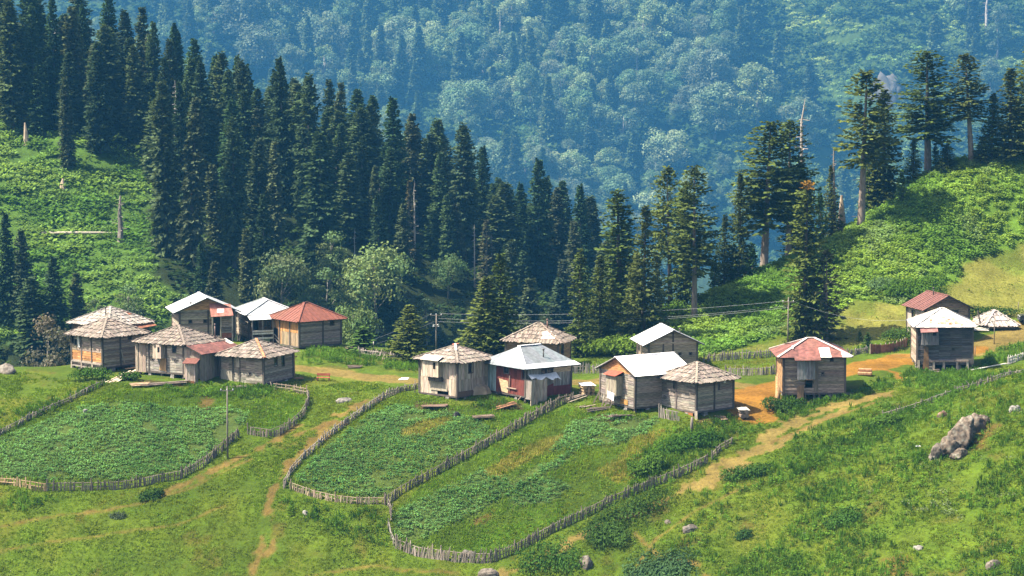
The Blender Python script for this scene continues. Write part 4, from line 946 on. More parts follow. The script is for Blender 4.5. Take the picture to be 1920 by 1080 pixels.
# --- red gable behind it
h=House('gabled_house','two-storey red-gabled house with a pale plank side, behind the blackened cabin',1735,645,652,82,34,67,22,alpha=22,depth=6.2)
h.wall('L','v',(0.360,0.310,0.267),[(.28,.46,.56,.86)]); h.wall('R','h',(0.186,0.133,0.093),[(.58,.74,.62,.92,'window'),(.14,.26,.60,.86)],gable=True); h.wall('B','h',GREY,gable=True); h.wall('E','h',GREY); finish(h)
h.gableroof('y','tin',(.15,.066,.055),ov=.5,front=.55,rib=True,sheetw=.7); h.pipe(h.Lr*.42,h.Ll*.55,h.zt+h.rise*.85,.9)
h.sheet('blue_tarp','R',[(h.Lr*.80,h.H*.42),(h.Lr*.92,h.H*.42),(h.Lr*.93,h.H*.68),(h.Lr*.84,h.H*.72)],.14,(.03,.08,.24),'cloth')
h.sheet('balcony_board','R',[(h.Lr*.55,h.H*.35),(h.Lr*.98,h.H*.35),(h.Lr*.98,h.H*.50),(h.Lr*.55,h.H*.50)],.10,(0.174,0.124,0.087),'boards_h')
# --- low hut
h=House('low_hut','low hut under a wide sagging roof of pale shakes, beside the parked dark car',1851,616,619,52,27,8,22,alpha=22,depth=5.0,ov=.5)
h.wall('R','h',GREY); h.wall('L','h',GREY); h.wall('B','h',GREY); h.wall('E','h',GREY); h.hip('shake',(0.274,0.241,0.216),ridge=.3,row=.95)
h.poles('prop',[((-.4,1.0,h.gz(-.4,1)-.2),(-.7,1.6,h.zt+1.6))],DGREY,.14)
# ------------------------------------------------------------------ fences
def resample(line,step):
    out=[];acc=0
    for (x0,y0),(x1,y1) in zip(line[:-1],line[1:]):
        L=math.hypot(x1-x0,y1-y0); t=acc
        while t<L: out.append((x0+(x1-x0)*t/L,y0+(y1-y0)*t/L,(x1-x0)/L,(y1-y0)/L)); t+=step
        acc=t-L
    return out
FCOL=(.155,.130,.106)
def fence(label,pix,h=1.15,col=FCOL,step=.17,lean=.10,rails=True,gap=.08,cat='fence',name='paling_fence',slant=0.0,rough=.18,group=None):
    line=P2(pix); pts=resample(line,step); x0,y0=pts[0][:2]; z0=float(height(x0,y0)); o=empty(name,(x0,y0,z0),0,label,cat,group)
    n=max(1,int(round(len(pts)*step/5))); per=math.ceil(len(pts)/n)
    for k in range(0,len(pts),per):
        mb=MB(); seg=pts[k:k+per+1]; wob=random.uniform(-.1,.1)
        for i,(x,y,tx,ty) in enumerate(seg[:per]):
            if random.random()<gap: continue
            z=float(height(x,y)); hh=.84*h*random.gauss(1+wob,rough); w=random.uniform(.07,.15)
            lx=random.gauss(0,lean)+slant; ly=random.gauss(0,lean*.6); jx=random.gauss(0,.04)
            b=np.array([x+jx-x0,y-y0,z-.15-z0]); t=b+np.array([tx*lx*hh-ty*ly*hh,ty*lx*hh+tx*ly*hh,hh+.15])
            c=jit(col,.35,.06); nrm=np.array([-ty,tx,0]);ta=np.array([tx,ty,0])
            A=[b+ta*w/2+nrm*.03,b-ta*w/2+nrm*.03,b-ta*w/2-nrm*.03,b+ta*w/2-nrm*.03]; q=.55
            m_=b+(t-b)*.86; Bm=[m_+ta*w/2+nrm*.03,m_-ta*w/2+nrm*.03,m_-ta*w/2-nrm*.03,m_+ta*w/2-nrm*.03]
            T=[t+ta*w*.2+nrm*.02,t-ta*w*.2+nrm*.02,t-ta*w*.2-nrm*.02,t+ta*w*.2-nrm*.02]
            mb.prism(A,Bm,c); mb.prism(Bm,T,c)
        few=len(mb.v)<16*6
        if mb.v and not few: mb.build('paling_panel','boards_v',o)
        if rails and len(seg)>2:
            r=MB(); a,b=seg[0],seg[-1]; mid=seg[len(seg)//2]
            for q in (.35,.72):
                P=[np.array([s[0]-x0-s[3]*.07,s[1]-y0+s[2]*.07,float(height(s[0],s[1]))-z0+h*q]) for s in (a,mid,b)]
                r.tube(P,.045,jit(col,.2),5)
            r.build('rail','boards_v',o)
        p=MB(); a=seg[0]; z=float(height(a[0],a[1]))-z0; p.tube([(a[0]-x0,a[1]-y0,z-.3),(a[0]-x0+random.gauss(0,.06),a[1]-y0,z+h*1.15)],[.08,.06],jit(col,.2),6); 
        if few and mb.v: p.add(mb.v,mb.f,(.1,.1,.1)); p.t[-len(mb.v):]=mb.t
        p.build('post','boards_v',o)
    return o
fence('long grey paling fence curving along the lower edge of the west garden',[(-30,910),(0,908)],1.0) if False else None
fence('short run of fresh tan boards at the lower left corner of the west garden fence',[(-25,908),(0,907),(30,912),(62,920),(86,921)],1.05,(.30,.21,.12),step=.19,gap=.03,name='board_fence')
fence('long grey paling fence along the bottom and right side of the west garden',[(88,921),(150,921),(210,919),(270,912),(340,898),(380,876),(415,848),(450,818)],1.15)
fence('grey paling fence curving round the lush corner of the west garden below the small cabin',[(465,814),(500,820),(522,818),(550,800),(570,780),(580,755),(577,744)],1.1)
fence('broken tan picket fence with a handrail beside the small cabin with the orange hip strip',[(575,740),(550,735),(530,732),(512,730)],.95,(.28,.22,.15),gap=.3,lean=.18)
fence('low weathered rail fence running up the left edge of the west garden',[(-20,826),(30,802),(70,780),(110,762),(140,750),(170,733),(195,722)],.75,(.19,.165,.145),gap=.35,lean=.3)
fence('dark paling fence climbing the left side of the middle garden',[(532,916),(545,888),(570,860),(605,830),(645,800),(690,768),(725,746),(750,736),(785,728)],.85,(.22,.19,.165),gap=.12,lean=.2)
fence('short light tan paling fence along the bottom of the middle garden',[(545,917),(580,930),(620,940),(660,945),(720,946)],.95,(.28,.22,.15),lean=.16)
fence('grey paling fence separating the middle garden from the east garden',[(722,947),(760,922),(810,895),(860,868),(905,842),(950,818),(985,796),(1020,776),(1045,762),(1075,752)],1.15)
fence('short leaning run of stakes at the left corner of the east garden',[(727,950),(733,968),(732,985)],1.2,gap=.45,lean=.25)
fence('sparse dark stakes along the left edge of the east garden',[(728,990),(732,1010),(740,1026)],.9,(.17,.15,.13),gap=.45,lean=.25)
fence('leaning paling fence with slanted stakes along the bottom of the east garden',[(742,1028),(780,1043),(830,1050),(880,1055),(918,1056)],1.3,(.235,.195,.16),slant=.18,step=.15,gap=.03)
fence('long paling fence rising to the right along the lower edge of the east garden',[(920,1056),(960,1040),(1010,1014),(1060,988),(1110,964),(1160,940),(1200,924),(1250,904),(1290,888),(1328,868)],1.2,step=.16,gap=.04)
fence('broken tail of stakes above the dirt track at the right end of the east garden',[(1335,862),(1350,846),(1375,832)],.9,gap=.5,lean=.35)
fence('pale picket fence on the terrace between the metal-roofed house and the white gable house',[(1070,700),(1100,700),(1126,700)],1.15,(.28,.245,.21),lean=.06)
fence('pale picket fence at the foot of the scrub behind the square shake cabin',[(1320,680),(1350,676),(1400,673),(1458,668)],1.05,(.26,.225,.19))
fence('lower picket fence beside the orange road left of the red tin cabin',[(1360,703),(1400,704),(1430,703),(1458,700)],1.05,(.21,.185,.16))
fence('leaning pale picket fence on the terrace behind the dirt yard',[(672,668),(690,670),(710,672),(735,676),(760,678)],1.1,(.30,.26,.22),slant=.25,lean=.12)
fence('low picket fence between the red tin cabin and the rusty sheet fence',[(1588,668),(1610,664),(1628,662)],.9,(.21,.185,.16))
fence('row of stakes below the square shake cabin',[(1236,783),(1258,788),(1275,790)],1.35,(.26,.225,.19),gap=.05)
fence('ramshackle dark stake fence across the weeds on the right slope',[(1655,785),(1690,775),(1720,766),(1750,755),(1785,742)],.8,(.20,.17,.145),gap=.45,lean=.4)
fence('low broken fence of stakes climbing to the right edge',[(1790,738),(1830,727),(1870,714),(1925,700)],.75,(.20,.17,.145),gap=.5,lean=.45)
fence('short fence of whitish upright boards at the right edge',[(1890,683),(1905,678),(1925,672)],1.0,(.50,.46,.41),step=.2,gap=.0,lean=.03)
# rusty sheet fence by the road
ln=P2([(1632,664),(1660,662),(1690,655),(1702,648)]); pts=resample(ln,.8); o=empty('sheet_fence',(pts[0][0],pts[0][1],float(height(*pts[0][:2]))),0,'low fence of rusty brown metal sheets beside the orange road','fence')
for i in range(len(pts)-1):
    a,b=pts[i],pts[i+1]; za=float(height(a[0],a[1])); zb=float(height(b[0],b[1])); ox,oy,oz=o.location; m=MB(); t=random.uniform(-.06,.06); hh=random.uniform(.95,1.2)
    A=[(a[0]-ox,a[1]-oy,za-oz-.1),(b[0]-ox,b[1]-oy,zb-oz-.1),(b[0]-ox+t,b[1]-oy,zb-oz+hh),(a[0]-ox+t,a[1]-oy,za-oz+hh+random.uniform(-.05,.05))]
    m.prism(A,[(p[0],p[1]+.03,p[2]) for p in A],jit((.24,.09,.05),.35)); m.build('rusty_sheet','rust',o)
    m=MB(); m.tube([(a[0]-ox,a[1]-oy+.1,za-oz-.3),(a[0]-ox,a[1]-oy+.1,za-oz+1.25)],.06,jit(LGREY,.2),6); m.build('post','boards_v',o)
# ------------------------------------------------------------------ poles and wires
PT={}
def upole(key,label,px,pyb,pyt,arm=None,r=.09,lamp=False,col=(.16,.135,.115),name='utility_pole',cat='utility pole'):
    x,y,z=hit(px,pyb); h=(pyb-pyt)/pxm(y); o=empty(name,(x,y,z),0,label,cat); mb=MB(); mb.tube([(0,0,-.4),(0,0,h*.5),(.03,0,h)],[r*1.25,r,r*.75],col,8); mb.build('shaft','bark',o,True)
    for q in (arm or ()):
        m=MB(); m.bar((-.75,0,h-q),(.75,0,h-q),.09,.09,jit(col,.2)); am=m.build('crossarm','boards_h',o)
        for k in (-.65,0.0,.65):
            m=MB(); m.tube([(k,0,h-q+.04),(k,0,h-q+.12),(k,0,h-q+.22)],[.05,.07,.04],(.55,.55,.55),7); m.build('insulator','metal',am)
    if lamp:
        for k in (-.28,.28):
            m=MB(); m.tube([(0,0,h-1.35),(k*.7,-.1,h-1.3)],.03,(.3,.3,.3),5); m.tube([(k*.7,-.1,h-1.34),(k,-.18,h-1.30),(k*1.1,-.2,h-1.5)],[.08,.16,.14],(.75,.75,.75),8); m.build('lamp_head','metal',o)
    PT[key]=(x,y,z+h)
upole('mid','utility pole with two small white lamp heads behind the grey plank house',818,655,585,arm=(.12,),lamp=True)
upole('garden','tall thin utility pole standing in front of the west garden fence',427,860,722,arm=(.45,),r=.085,col=(.15,.13,.115))
upole('hillfoot','wooden utility pole at the foot of the scrub left of the dark leaning fir',1477,650,556,arm=(.6,),r=.08)
upole('meadow','thin wire post on the roadside below the low hut',1864,645,592,r=.05,name='wire_post',cat='post')
upole('far_meadow','short pale post on the meadow above the parked car',1909,582,566,r=.05,name='wire_post',cat='post')
upole('east1','bare stake by the dirt track right of the blackened cabin',1828,668,650,r=.05,name='wire_post',cat='post')
upole('yard','thin stake at the top of the middle garden beside the grey plank house',778,736,712,r=.05,name='wire_post',cat='post')
upole('gate','thick leaning stub of a post below the square shake cabin',1297,808,782,r=.16,name='gate_post',cat='post')
x,y,z=hit(668,665); 
upole('slant','leaning whitish pole behind the dirt yard fence',700,668,640,r=.07,name='leaning_pole',cat='post',col=(.4,.36,.32))
PT['house']=atY(640,632,302)
PT['left']=atY(680,640,300)
def wire(label,A,B,sag=.6,r=.009):
    A=np.array(A);B=np.array(B); mb=MB(); P=[A+(B-A)*t-np.array([0,0,sag*4*t*(1-t)]) for t in np.linspace(0,1,18)]
    mb.tube(P,r,(.30,.31,.33),4); o=mb.build('power_line','metal'); tag(o,label,'wire')
A=np.array(PT['mid']); B=np.array(PT['hillfoot'])
wire('upper power line from the lamp pole to the pole beside the shaggy fir',A+(.6,0,.1),B+(-.6,0,-.5),.7)
wire('lower power line from the lamp pole towards the shrubby hill',A+(-.1,0,-.9),B+(0,0,-1.3),.9)
wire('middle power line from the lamp pole towards the shrubby hill',A+(.1,0,-.5),B+(.6,0,-1.0),1.0)
wire('upper power line falling from the lamp pole towards the large red-roofed house',A+(-.6,0,.1),np.array(atY(665,648,299)),.3)
wire('lower power line falling from the lamp pole towards the large red-roofed house',A+(-.3,0,-.9),np.array(atY(660,655,298)),.4)
wire('power line slung from the gabled house with the ladder to the porch house',np.array(atY(440,594,302)),np.array(atY(466,604,303)),.15)
wire('upper power line running right from the pole at the foot of the scrub',B+(.6,0,-.5),np.array(atY(1700,600,298)),.9)
# ------------------------------------------------------------------ rocks
import bmesh
def rock(label,px,py,w,h,d,seed,name='boulder',cat='rock',col=(.105,.088,.072),sink=.25,rot=None,loc=None,lump=.55):
    x,y,z=hit(px,py) if loc is None else loc; bm=bmesh.new(); bmesh.ops.create_icosphere(bm,subdivisions=4,radius=1)
    V=np.array([v.co for v in bm.verts]); a=V*1.1+seed*7.3
    n=fbm(a[:,0]+a[:,2]*.7,a[:,1]-a[:,2]*.6,1.2,4,seed)-.5; c=np.abs(fbm(a[:,0]-a[:,2],a[:,1]+a[:,2]*.8,2.4,3,seed+5)-.5)
    V=V*(1+n*lump*1.6-c*.45)[:,None]; V=np.sign(V)*np.abs(V)**.9
    V*=np.array([w/2,d/2,h]); V[:,2]-=sink*h
    F=np.array([[v.index for v in f.verts] for f in bm.faces]); bm.free()
    n2=fbm(V[:,0]*1.3+seed,V[:,2]*1.5+V[:,1],1.0,4,seed+9)[:,None]
    T=np.array(col)*(0.45+1.1*n2); lich=sstep(.60,.72,fbm(V[:,0]+3,V[:,1]+V[:,2],1.6,3,seed+20))[:,None]; T=T*(1-lich*.5)+np.array((.17,.16,.14))*lich*.5
    o=link(name,mesh_np(name,V,F,T,M['stone']),None,(x,y,z)); o.rotation_euler=(0,0,random.uniform(0,6.28) if rot is None else rot); return tag(o,label,cat)
def outcrop(label,lumps,seed,col=(.105,.088,.072),name='rock_outcrop',cat='rock'):
    """craggy outcrop: overlapping blocks grown into one mesh; lumps = (px, py, width, height, depth)"""
    x0,y0,z0=hit(*lumps[0][:2]); Vs=[];Fs=[];Ts=[];o_=0; R=np.random.default_rng(seed)
    for i,(px,py,w,h,d) in enumerate(lumps):
        x,y,z=hit(px,py); bm=bmesh.new(); bmesh.ops.create_icosphere(bm,subdivisions=4,radius=1); V=np.array([v.co for v in bm.verts]); F=np.array([[v.index for v in f.verts] for f in bm.faces]); bm.free()
        for k in range(9):                                       # flat fracture faces
            n=unit(R.normal(0,1,3)); c=R.uniform(.55,.9); q=V@n; V=V-np.maximum(q-c,0)[:,None]*n[None]
        a=V*1.7+seed+i*3.1; f=fbm(a[:,0]*1.5+a[:,2],a[:,1]-a[:,2]*1.3,1.4,4,seed+i)-.5; cr=np.abs(fbm(a[:,0]*1.2-a[:,2]*.6,a[:,1]+a[:,2],2.6,3,seed+i+7)-.5)
        V=V*(1+f*.35-(cr<.05)*.10)[:,None]; sh=V[:,2]*R.uniform(.1,.4); V=V*np.array([w/2,d/2,h/2]); V[:,0]+=sh*w*.3; V[:,2]+=h*.22
        T=np.array(col)*(.5+1.0*fbm(V[:,0]*2+i,V[:,2]*2+V[:,1],1.1,4,seed+30)[:,None])*np.where(cr<.06,.6,1)[:,None]; li=sstep(.58,.7,fbm(V[:,0]*1.5+3,V[:,1]+V[:,2]*1.5,1.8,3,seed+20))[:,None]; T=T*(1-li*.6)+np.array((.23,.22,.18))*li*.6
        Vs.append(V+np.array([x-x0,y-y0,z-z0])); Fs.append(F+o_); Ts.append(T); o_+=len(V)
    o=link(name,mesh_np(name,np.concatenate(Vs),np.concatenate(Fs),np.concatenate(Ts),M['stone']),None,(x0,y0,z0)); return tag(o,label,cat)
outcrop('big furrowed grey rock outcrop set into the right slope, the taller of two',[(1784,850,2.7,2.9,2.2),(1797,840,3.0,3.5,2.4),(1811,824,2.8,3.3,2.2),(1824,808,2.4,2.6,1.9),(1797,856,1.9,1.5,1.4),(1838,795,1.9,1.4,1.6)],3,col=(.112,.086,.064))
outcrop('rounded grey boulder at the lower left of the big furrowed outcrop',[(1757,860,1.7,2.2,1.5),(1748,862,.9,1.1,.9)],5,name='boulder')
rock('reddish low rock just above the big furrowed outcrop',1830,800,2.6,1.4,2.0,8,col=(.10,.058,.038))
rock('small white-topped rock on the right slope above the big outcrop',1903,770,1.5,.8,1.0,9,col=(0.160,0.151,0.139))
rock('grey boulder between the round shrubs near the bottom edge',1097,1056,2.0,1.1,1.4,11)
rock('small grey boulder just inside the bottom of the leaning stake fence',877,1042,1.6,.75,1.1,12)
rock('flat grey stone in the grass right of the long shrub',1295,992,1.9,.6,1.0,13)
rock('small dark stone in the grass beside the long shrub',1252,979,.7,.3,.5,14)
rock('pair of low stones at the bottom edge below the fence corner',915,1076,2.2,.7,1.2,15)
rock('large tan boulder at the left edge where the meadow drops off',12,698,3.4,1.2,2.2,16,col=(.13,.11,.09))
rock('small whitish stone in the west garden crop',160,772,.8,.45,.6,17,col=(0.210,0.202,0.189))
rock('low stone at the lower right corner of the frame',1862,1062,1.6,.8,1.0,18)
rock('low flat stone in the grass of the right slope',1722,1027,1.3,.3,.7,19,col=(0.160,0.151,0.139))
rock('small pale stone alone in the tall grass below the middle garden',572,962,1.0,.4,.6,20,col=(0.176,0.168,0.155))
rock('bare tan rock by the big road bend below the blackened cabin',1645,712,.01,.01,.01,21) if False else None
rock('grey stones by the eroded yard track',645,752,2.2,.5,1.4,22,col=(0.139,0.126,0.113))
rock('small stone in the meadow at bottom right',1508,1002,.6,.3,.4,23,col=(0.176,0.168,0.155))
rock('dark mossy rock at the right of the fern patch above the outcrop',1770,780,1.5,.7,1.0,24,col=(.12,.06,.05))
rock('pale rock face jutting from the far mountain scrub',1668,138,27,22,35,31,name='rock_outcrop',cat='cliff',col=(.06,.055,.048),rot=.6,loc=hit(1665,165,y0=1750),sink=.6,lump=.8)
# ------------------------------------------------------------------ yard things
def stack(name,label,cat,px,py,L,n_rows,r,col,rot=0,mat='bark',cover=None,taper=True,cap=(.45,.36,.26)):
    x,y,z=hit(px,py); o=empty(name,(x,y,z),rot,label,cat); k=n_rows
    for i in range(n_rows):
        for j in range(k-(i if taper else 0)):
            m=MB(); xx=(j-(k-1)/2+(i/2 if taper else 0))*r*2+random.gauss(0,r*.12); zz=r+i*r*1.75; l=L*random.uniform(.9,1.08)
            m.tube([(xx,-l/2,zz),(xx,l/2,zz)],r*random.uniform(.85,1.05),jit(col,.3),7); m.build('log',mat,o)
    if cover:
        m=MB(); w=k*r*1.2; h=n_rows*r*1.8+.1; m.prism([(-w,-L*.5,h-.12),(w,-L*.55,h-.2),(w*.9,L*.5,h),(-w*.9,L*.5,h)],[(-w,-L*.5,h-.08),(w,-L*.55,h-.15),(w*.9,L*.5,h+.05),(-w*.9,L*.5,h+.05)],cover); m.build('cover','cloth',o)
    return o
stack('log_stack','small stack of sawn logs with a pale top, left of the dazzling white roof house','log stack',1100,742,1.6,3,.24,(.30,.21,.13),.3,cover=(.62,.60,.57),taper=False)
stack('log_stack','stack of dark timber under planks, right of the square shake cabin','log stack',1393,783,1.2,2,.26,(.20,.15,.11),.2,cover=(.42,.38,.33),taper=False)
stack('log_pile','tumbled orange logs beside the orange road right of the red tin cabin','log pile',1622,704,1.5,2,.24,(.30,.16,.08),1.3)
# red bench
x,y,z=hit(606,715); o=empty('bench',(x,y,z),-.08,'low red plank bench on the dirt yard','bench')
m=MB(); 
for k in (-.16,.08): m.box((-.78,k,.42),(.78,k+.2,.47),(.35,.09,.05))
m.build('seat','boards_h',o); m=MB(); m.box((-.78,.30,.62),(.78,.34,.92),(.33,.10,.06)); m.build('backrest','boards_h',o)
for a in (-.68,.68):
    m=MB(); m.box((a-.05,-.16,-.1),(a+.05,.36,.42),(.27,.09,.06)); m.build('leg','boards_v',o)
    m=MB(); m.box((a-.04,.34,-.1),(a+.04,.39,.94),(.27,.09,.06)); m.build('back_post','boards_v',o)
# loose planks and heaps
def planks(name,label,cat,px,py,n,L,rot,col,spread=.8,pitch=.1,w=.24):
    x,y,z=hit(px,py); o=empty(name,(x,y,z),rot,label,cat)
    for k in range(n):
        m=MB(); a=random.gauss(0,.12); l=L*random.uniform(.7,1.1); yy=(k/(n-1)-.5)*spread if n>1 else 0; zz=.08+random.uniform(0,.25)
        m.bar((-l/2*math.cos(a),yy-l/2*math.sin(a),zz-pitch*l/2),(l/2*math.cos(a),yy+l/2*math.sin(a),zz+pitch*l/2),w,.07,jit(col,.25)); m.build('plank','boards_h',o)
planks('plank_pile','pale planks lying down the bank beside the leftmost cabin','planks',222,712,7,4.2,.85,(.46,.37,.27),1.3,.30)
planks('plank_pile','fallen tan timbers in front of the house with the red lean-to','planks',262,724,6,2.6,.1,(.45,.32,.2),1.2,.05)
planks('board_heap','orange boards leaning under the house with the red lean-to','planks',250,692,5,2.2,.0,(.42,.25,.13),.7,.15)
planks('log_beams','long dark logs lying below the house with the red lean-to','logs',310,722,4,5.2,.18,(.13,.10,.085),1.2,.06,.34)
planks('scrap_boards','dark scrap boards lying on the grass behind the dirt yard','boards',665,690,3,2.2,-.05,(.14,.10,.08),.6,0,.3)
planks('fallen_rail','long pale log lying on the bank right of the blackened cabin','log',1852,692,2,6.5,.25,(.46,.42,.37),.3,.12,.22)
planks('plank_pile','white painted boards thrown beside the track right of the blackened cabin','planks',1835,620,5,2.4,-.1,(.62,.58,.53),1.0,.0,.22)
planks('scrap_boards','tangle of dark timbers in front of the metal-roofed house','boards',1075,750,8,3.0,.5,(.20,.16,.13),1.8,.2,.16)
planks('scrap_boards','brown rubbish boards beneath the grey plank house','boards',815,765,7,3.0,.1,(.16,.10,.075),1.6,.02,.3)
planks('scrap_boards','dark muddy planks beneath the dazzling white roof house','boards',1165,782,6,2.8,.0,(.12,.09,.075),1.2,.02,.3)
planks('scrap_boards','orange and brown timbers under the metal-roofed house','boards',945,765,7,2.6,.3,(.26,.13,.07),1.2,.25,.2)
planks('fallen_trunk','whitish fallen trunk lying across the clearing on the left hillside','fallen trunk',155,447,1,13,.0,(.45,.40,.33),.2,.01,.5) if False else None
x,y,z=hit(157,447,y0=385); m=MB(); m.tube([(-7.5,0,.4),(-2,0.3,.45),(3,-.2,.5),(7,0,.35)],[.30,.27,.22,.12],(.26,.23,.18),8); o=m.build('fallen_log','bark',None,True); o.location=(x,y,z+.5); tag(o,'whitish fallen trunk lying across the clearing on the left hillside','fallen trunk')
planks('woodpile','low pile of brown firewood in the middle garden below the metal-roofed house','woodpile',906,784,16,2.3,.08,(.15,.11,.08),1.5,.04,.18)
planks('scrap_heap','small heap of brush and sticks under the dazzling white roof house','brush heap',1120,770,9,2.4,.2,(.13,.105,.085),1.2,.1,.12)
for nm,lb,ct,px,py,n_,L_,rt,cl,sp,pt_,w_ in [
 ('firewood','scattered split firewood on the mud beside the square shake cabin','firewood',1352,786,8,.8,.4,(.24,.17,.11),1.6,.05,.16),
 ('firewood','scattered firewood at the foot of the blackened cabin','firewood',1760,700,9,.9,.1,(.15,.12,.095),2.6,.05,.16),
 ('plank_pile','thin poles stacked along the wall of the red tin cabin','poles',1575,742,6,3.2,.05,(.20,.165,.13),.7,.03,.12),
 ('scrap_boards','broken boards scattered on the grass before the dazzling white roof house','boards',1100,765,6,1.4,.8,(.22,.18,.14),2.2,.03,.16),
 ('plank_pile','weathered poles lying beside the small cabin with the orange hip strip','poles',440,729,6,2.8,.06,(.19,.16,.13),.8,.03,.13),
 ('scrap_boards','few orange boards on the dirt yard near the red bench','boards',560,712,4,1.3,.3,(.26,.15,.08),1.0,.02,.18),
 ('firewood','small pile of split wood beside the large red-roofed house','firewood',655,655,9,.9,.2,(.22,.165,.115),1.0,.06,.17)]:
    planks(nm,lb,ct,px,py,n_,L_,rt,cl,sp,pt_,w_)
# hay mound, black heap, white sheet
def mound(name,label,cat,px,py,w,h,d,col,mat,seed): 
    o=rock(label,px,py,w,h,d,seed,name=name,cat=cat,col=col,sink=.1,rot=.2,lump=.35); o.data.materials.clear(); o.data.materials.append(M[mat]); return o
mound('hay_mound','tan mound of earth and hay between the grey plank house and the metal-roofed house','mound',898,738,2.8,1.35,1.6,(.34,.26,.17),'cloth',41)
mound('sack_heap','small black heap beside the firewood pile in the middle garden','heap',857,782,.85,.75,.6,(.02,.02,.022),'cloth',42)
mound('wicker_basket','brown round tub beside the maroon boards of the metal-roofed house','tub',1006,752,1.2,.95,.9,(.25,.16,.10),'bark',43)
m=MB(); m.prism([(-.3,-.15,.06),(.3,-.15,.06),(.33,.15,.10),(-.3,.15,.10)],[(-.3,-.15,.09),(.3,-.15,.09),(.33,.15,.14),(-.3,.15,.14)],(.6,.6,.6)); o=m.build('white_sheet','cloth'); o.location=hit(1721,838); tag(o,'small white sheet lying on the grass left of the big outcrop','sheet')
x,y,z=hit(755,712); m=MB(); m.prism([(-.5,-.5,.05),(.6,-.3,.05),(.8,.6,.1),(-.1,.7,.1)],[(-.4,-.4,.14),(.5,-.25,.18),(.7,.5,.2),(-.1,.6,.18)],(.75,.74,.72)); o=m.build('white_sacking','cloth'); o.location=(x,y,z); tag(o,'crumpled white sacking on the dirt yard','sacking')
# ------------------------------------------------------------------ dark car at the right edge
x,y,z=hit(1930,606); o=empty('parked_car',(x+.9,y,z+.05),math.radians(186)-0.15,'dark off-road car parked at the right edge, its front to the left','car')
prof=[(-2.25,.45),(-2.25,1.0),(-2.1,1.12),(-1.95,1.72),(-1.7,1.80),(.1,1.80),(.75,1.18),(1.9,1.08),(2.2,.95),(2.25,.45)]
m=MB(); m.prism([(a,-.9 if b<1.2 else -.76,b) for a,b in prof],[(a,.9 if b<1.2 else .76,b) for a,b in prof],(.02,.022,.027)); body=m.build('body','paint',o)
for sd in (-1,1):
    m=MB(); yy=sd*.80; m.prism([(-1.8,yy*1.06,1.2),(.55,yy*1.06,1.2),(.10,yy*1.0,1.68),(-1.7,yy*1.0,1.68)],[(-1.8,yy*1.09,1.2),(.55,yy*1.09,1.2),(.10,yy*1.03,1.68),(-1.7,yy*1.03,1.68)],(.05,.06,.07)); m.build('side_window','glass',o)
    for a in (-1.35,1.4):
        m=MB(); m.tube([(a,sd*.72,.38),(a,sd*.96,.38)],.38,(.02,.02,.02),16); w=m.build('wheel','rubber',o); m=MB(); m.tube([(a,sd*.965,.38),(a,sd*.985,.38)],.22,(.45,.45,.46),12); m.build('rim','metal',w)
    m=MB(); m.box((2.18,sd*.55-.16,.82),(2.27,sd*.55+.16,.98),(.7,.7,.7)); m.build('headlight','glass',o)
    m=MB(); m.box((.55,sd*.9-.05,1.2),(.75,sd*1.06-.05+.05,1.36),(.02,.022,.027)); m.build('wing_mirror','paint',o)
m=MB(); m.prism([(.16,-.68,1.76),(.74,-.74,1.24),(.74,.74,1.24),(.16,.68,1.76)],[(.20,-.68,1.79),(.78,-.74,1.27),(.78,.74,1.27),(.20,.68,1.79)],(.05,.06,.07)); m.build('windscreen','glass',o)
m=MB(); m.box((2.15,-.9,.42),(2.34,.9,.62),(.05,.05,.055)); m.build('bumper','rubber',o)
# ------------------------------------------------------------------ conifers and broadleaved trees
NEARC=(.068,.092,.024); FORC=(.042,.072,.032); FARC=(.06,.09,.045)
KD={}
def kd(key,name,cr,h,w,cat): KD[key]=Kind(name,cr,h,w,cat)
kd('full','fir_tree',conifer(1,20,3.0,.05,.75,1.15,.35,.22,spray=.70,col=NEARC),20,5.6,'fir tree')
kd('old','fir_tree',conifer(2,22,2.9,.30,.45,1.1,.30,.40,bare=.6,spray=.70,col=NEARC,flat=.35),22,5.2,'fir tree')
kd('bare','fir_tree',conifer(3,22,2.5,.42,.55,1.0,.30,.45,bare=1,spray=.70,col=NEARC,flat=.25),22,4.6,'fir tree')
kd('col','fir_tree',conifer(4,22,2.0,.06,.5,1.1,.40,.35,spray=.70,col=NEARC,flat=.2),22,3.8,'fir tree')
kd('cone','fir_tree',conifer(5,18,2.8,.03,.95,1.1,.30,.15,spray=.70,col=NEARC),18,5.2,'fir tree')
kd('wide','fir_tree',conifer(6,20,3.6,.12,.5,1.3,.32,.35,spray=.70,col=NEARC,flat=.25),20,6.6,'fir tree')
kd('tuft','fir_tree',conifer(7,19,2.2,.05,.42,1.0,.35,.4,spray=.70,col=NEARC,brown=.05),19,4.3,'fir tree')
kd('young','young_fir',conifer(8,5,1.3,.02,1.0,1.2,.15,.1,spray=.6,col=(.055,.105,.026)),5,2.5,'fir tree')
kd('thin','withered_fir',conifer(9,10,1.7,.08,.6,.45,.3,.5,spray=.8,col=(.055,.058,.028),bare=1),10,3.0,'fir tree')
kd('f1','forest_conifer',conifer(11,28,3.4,.06,.62,1.05,.42,.25,spray=1.1,col=FORC),28,6.0,'conifer')
kd('f2','forest_conifer',conifer(12,28,3.0,.10,.5,1.0,.42,.35,spray=1.1,col=(.050,.076,.036),flat=.15),28,5.0,'conifer')
kd('f3','forest_conifer',conifer(13,28,2.3,.05,.45,1.0,.48,.35,spray=1.1,col=(.062,.082,.042),flat=.15),28,4.0,'conifer')
kd('f4','forest_conifer',conifer(14,26,3.6,.05,.75,1.1,.38,.18,spray=1.1,col=(.036,.064,.028)),26,6.2,'conifer')
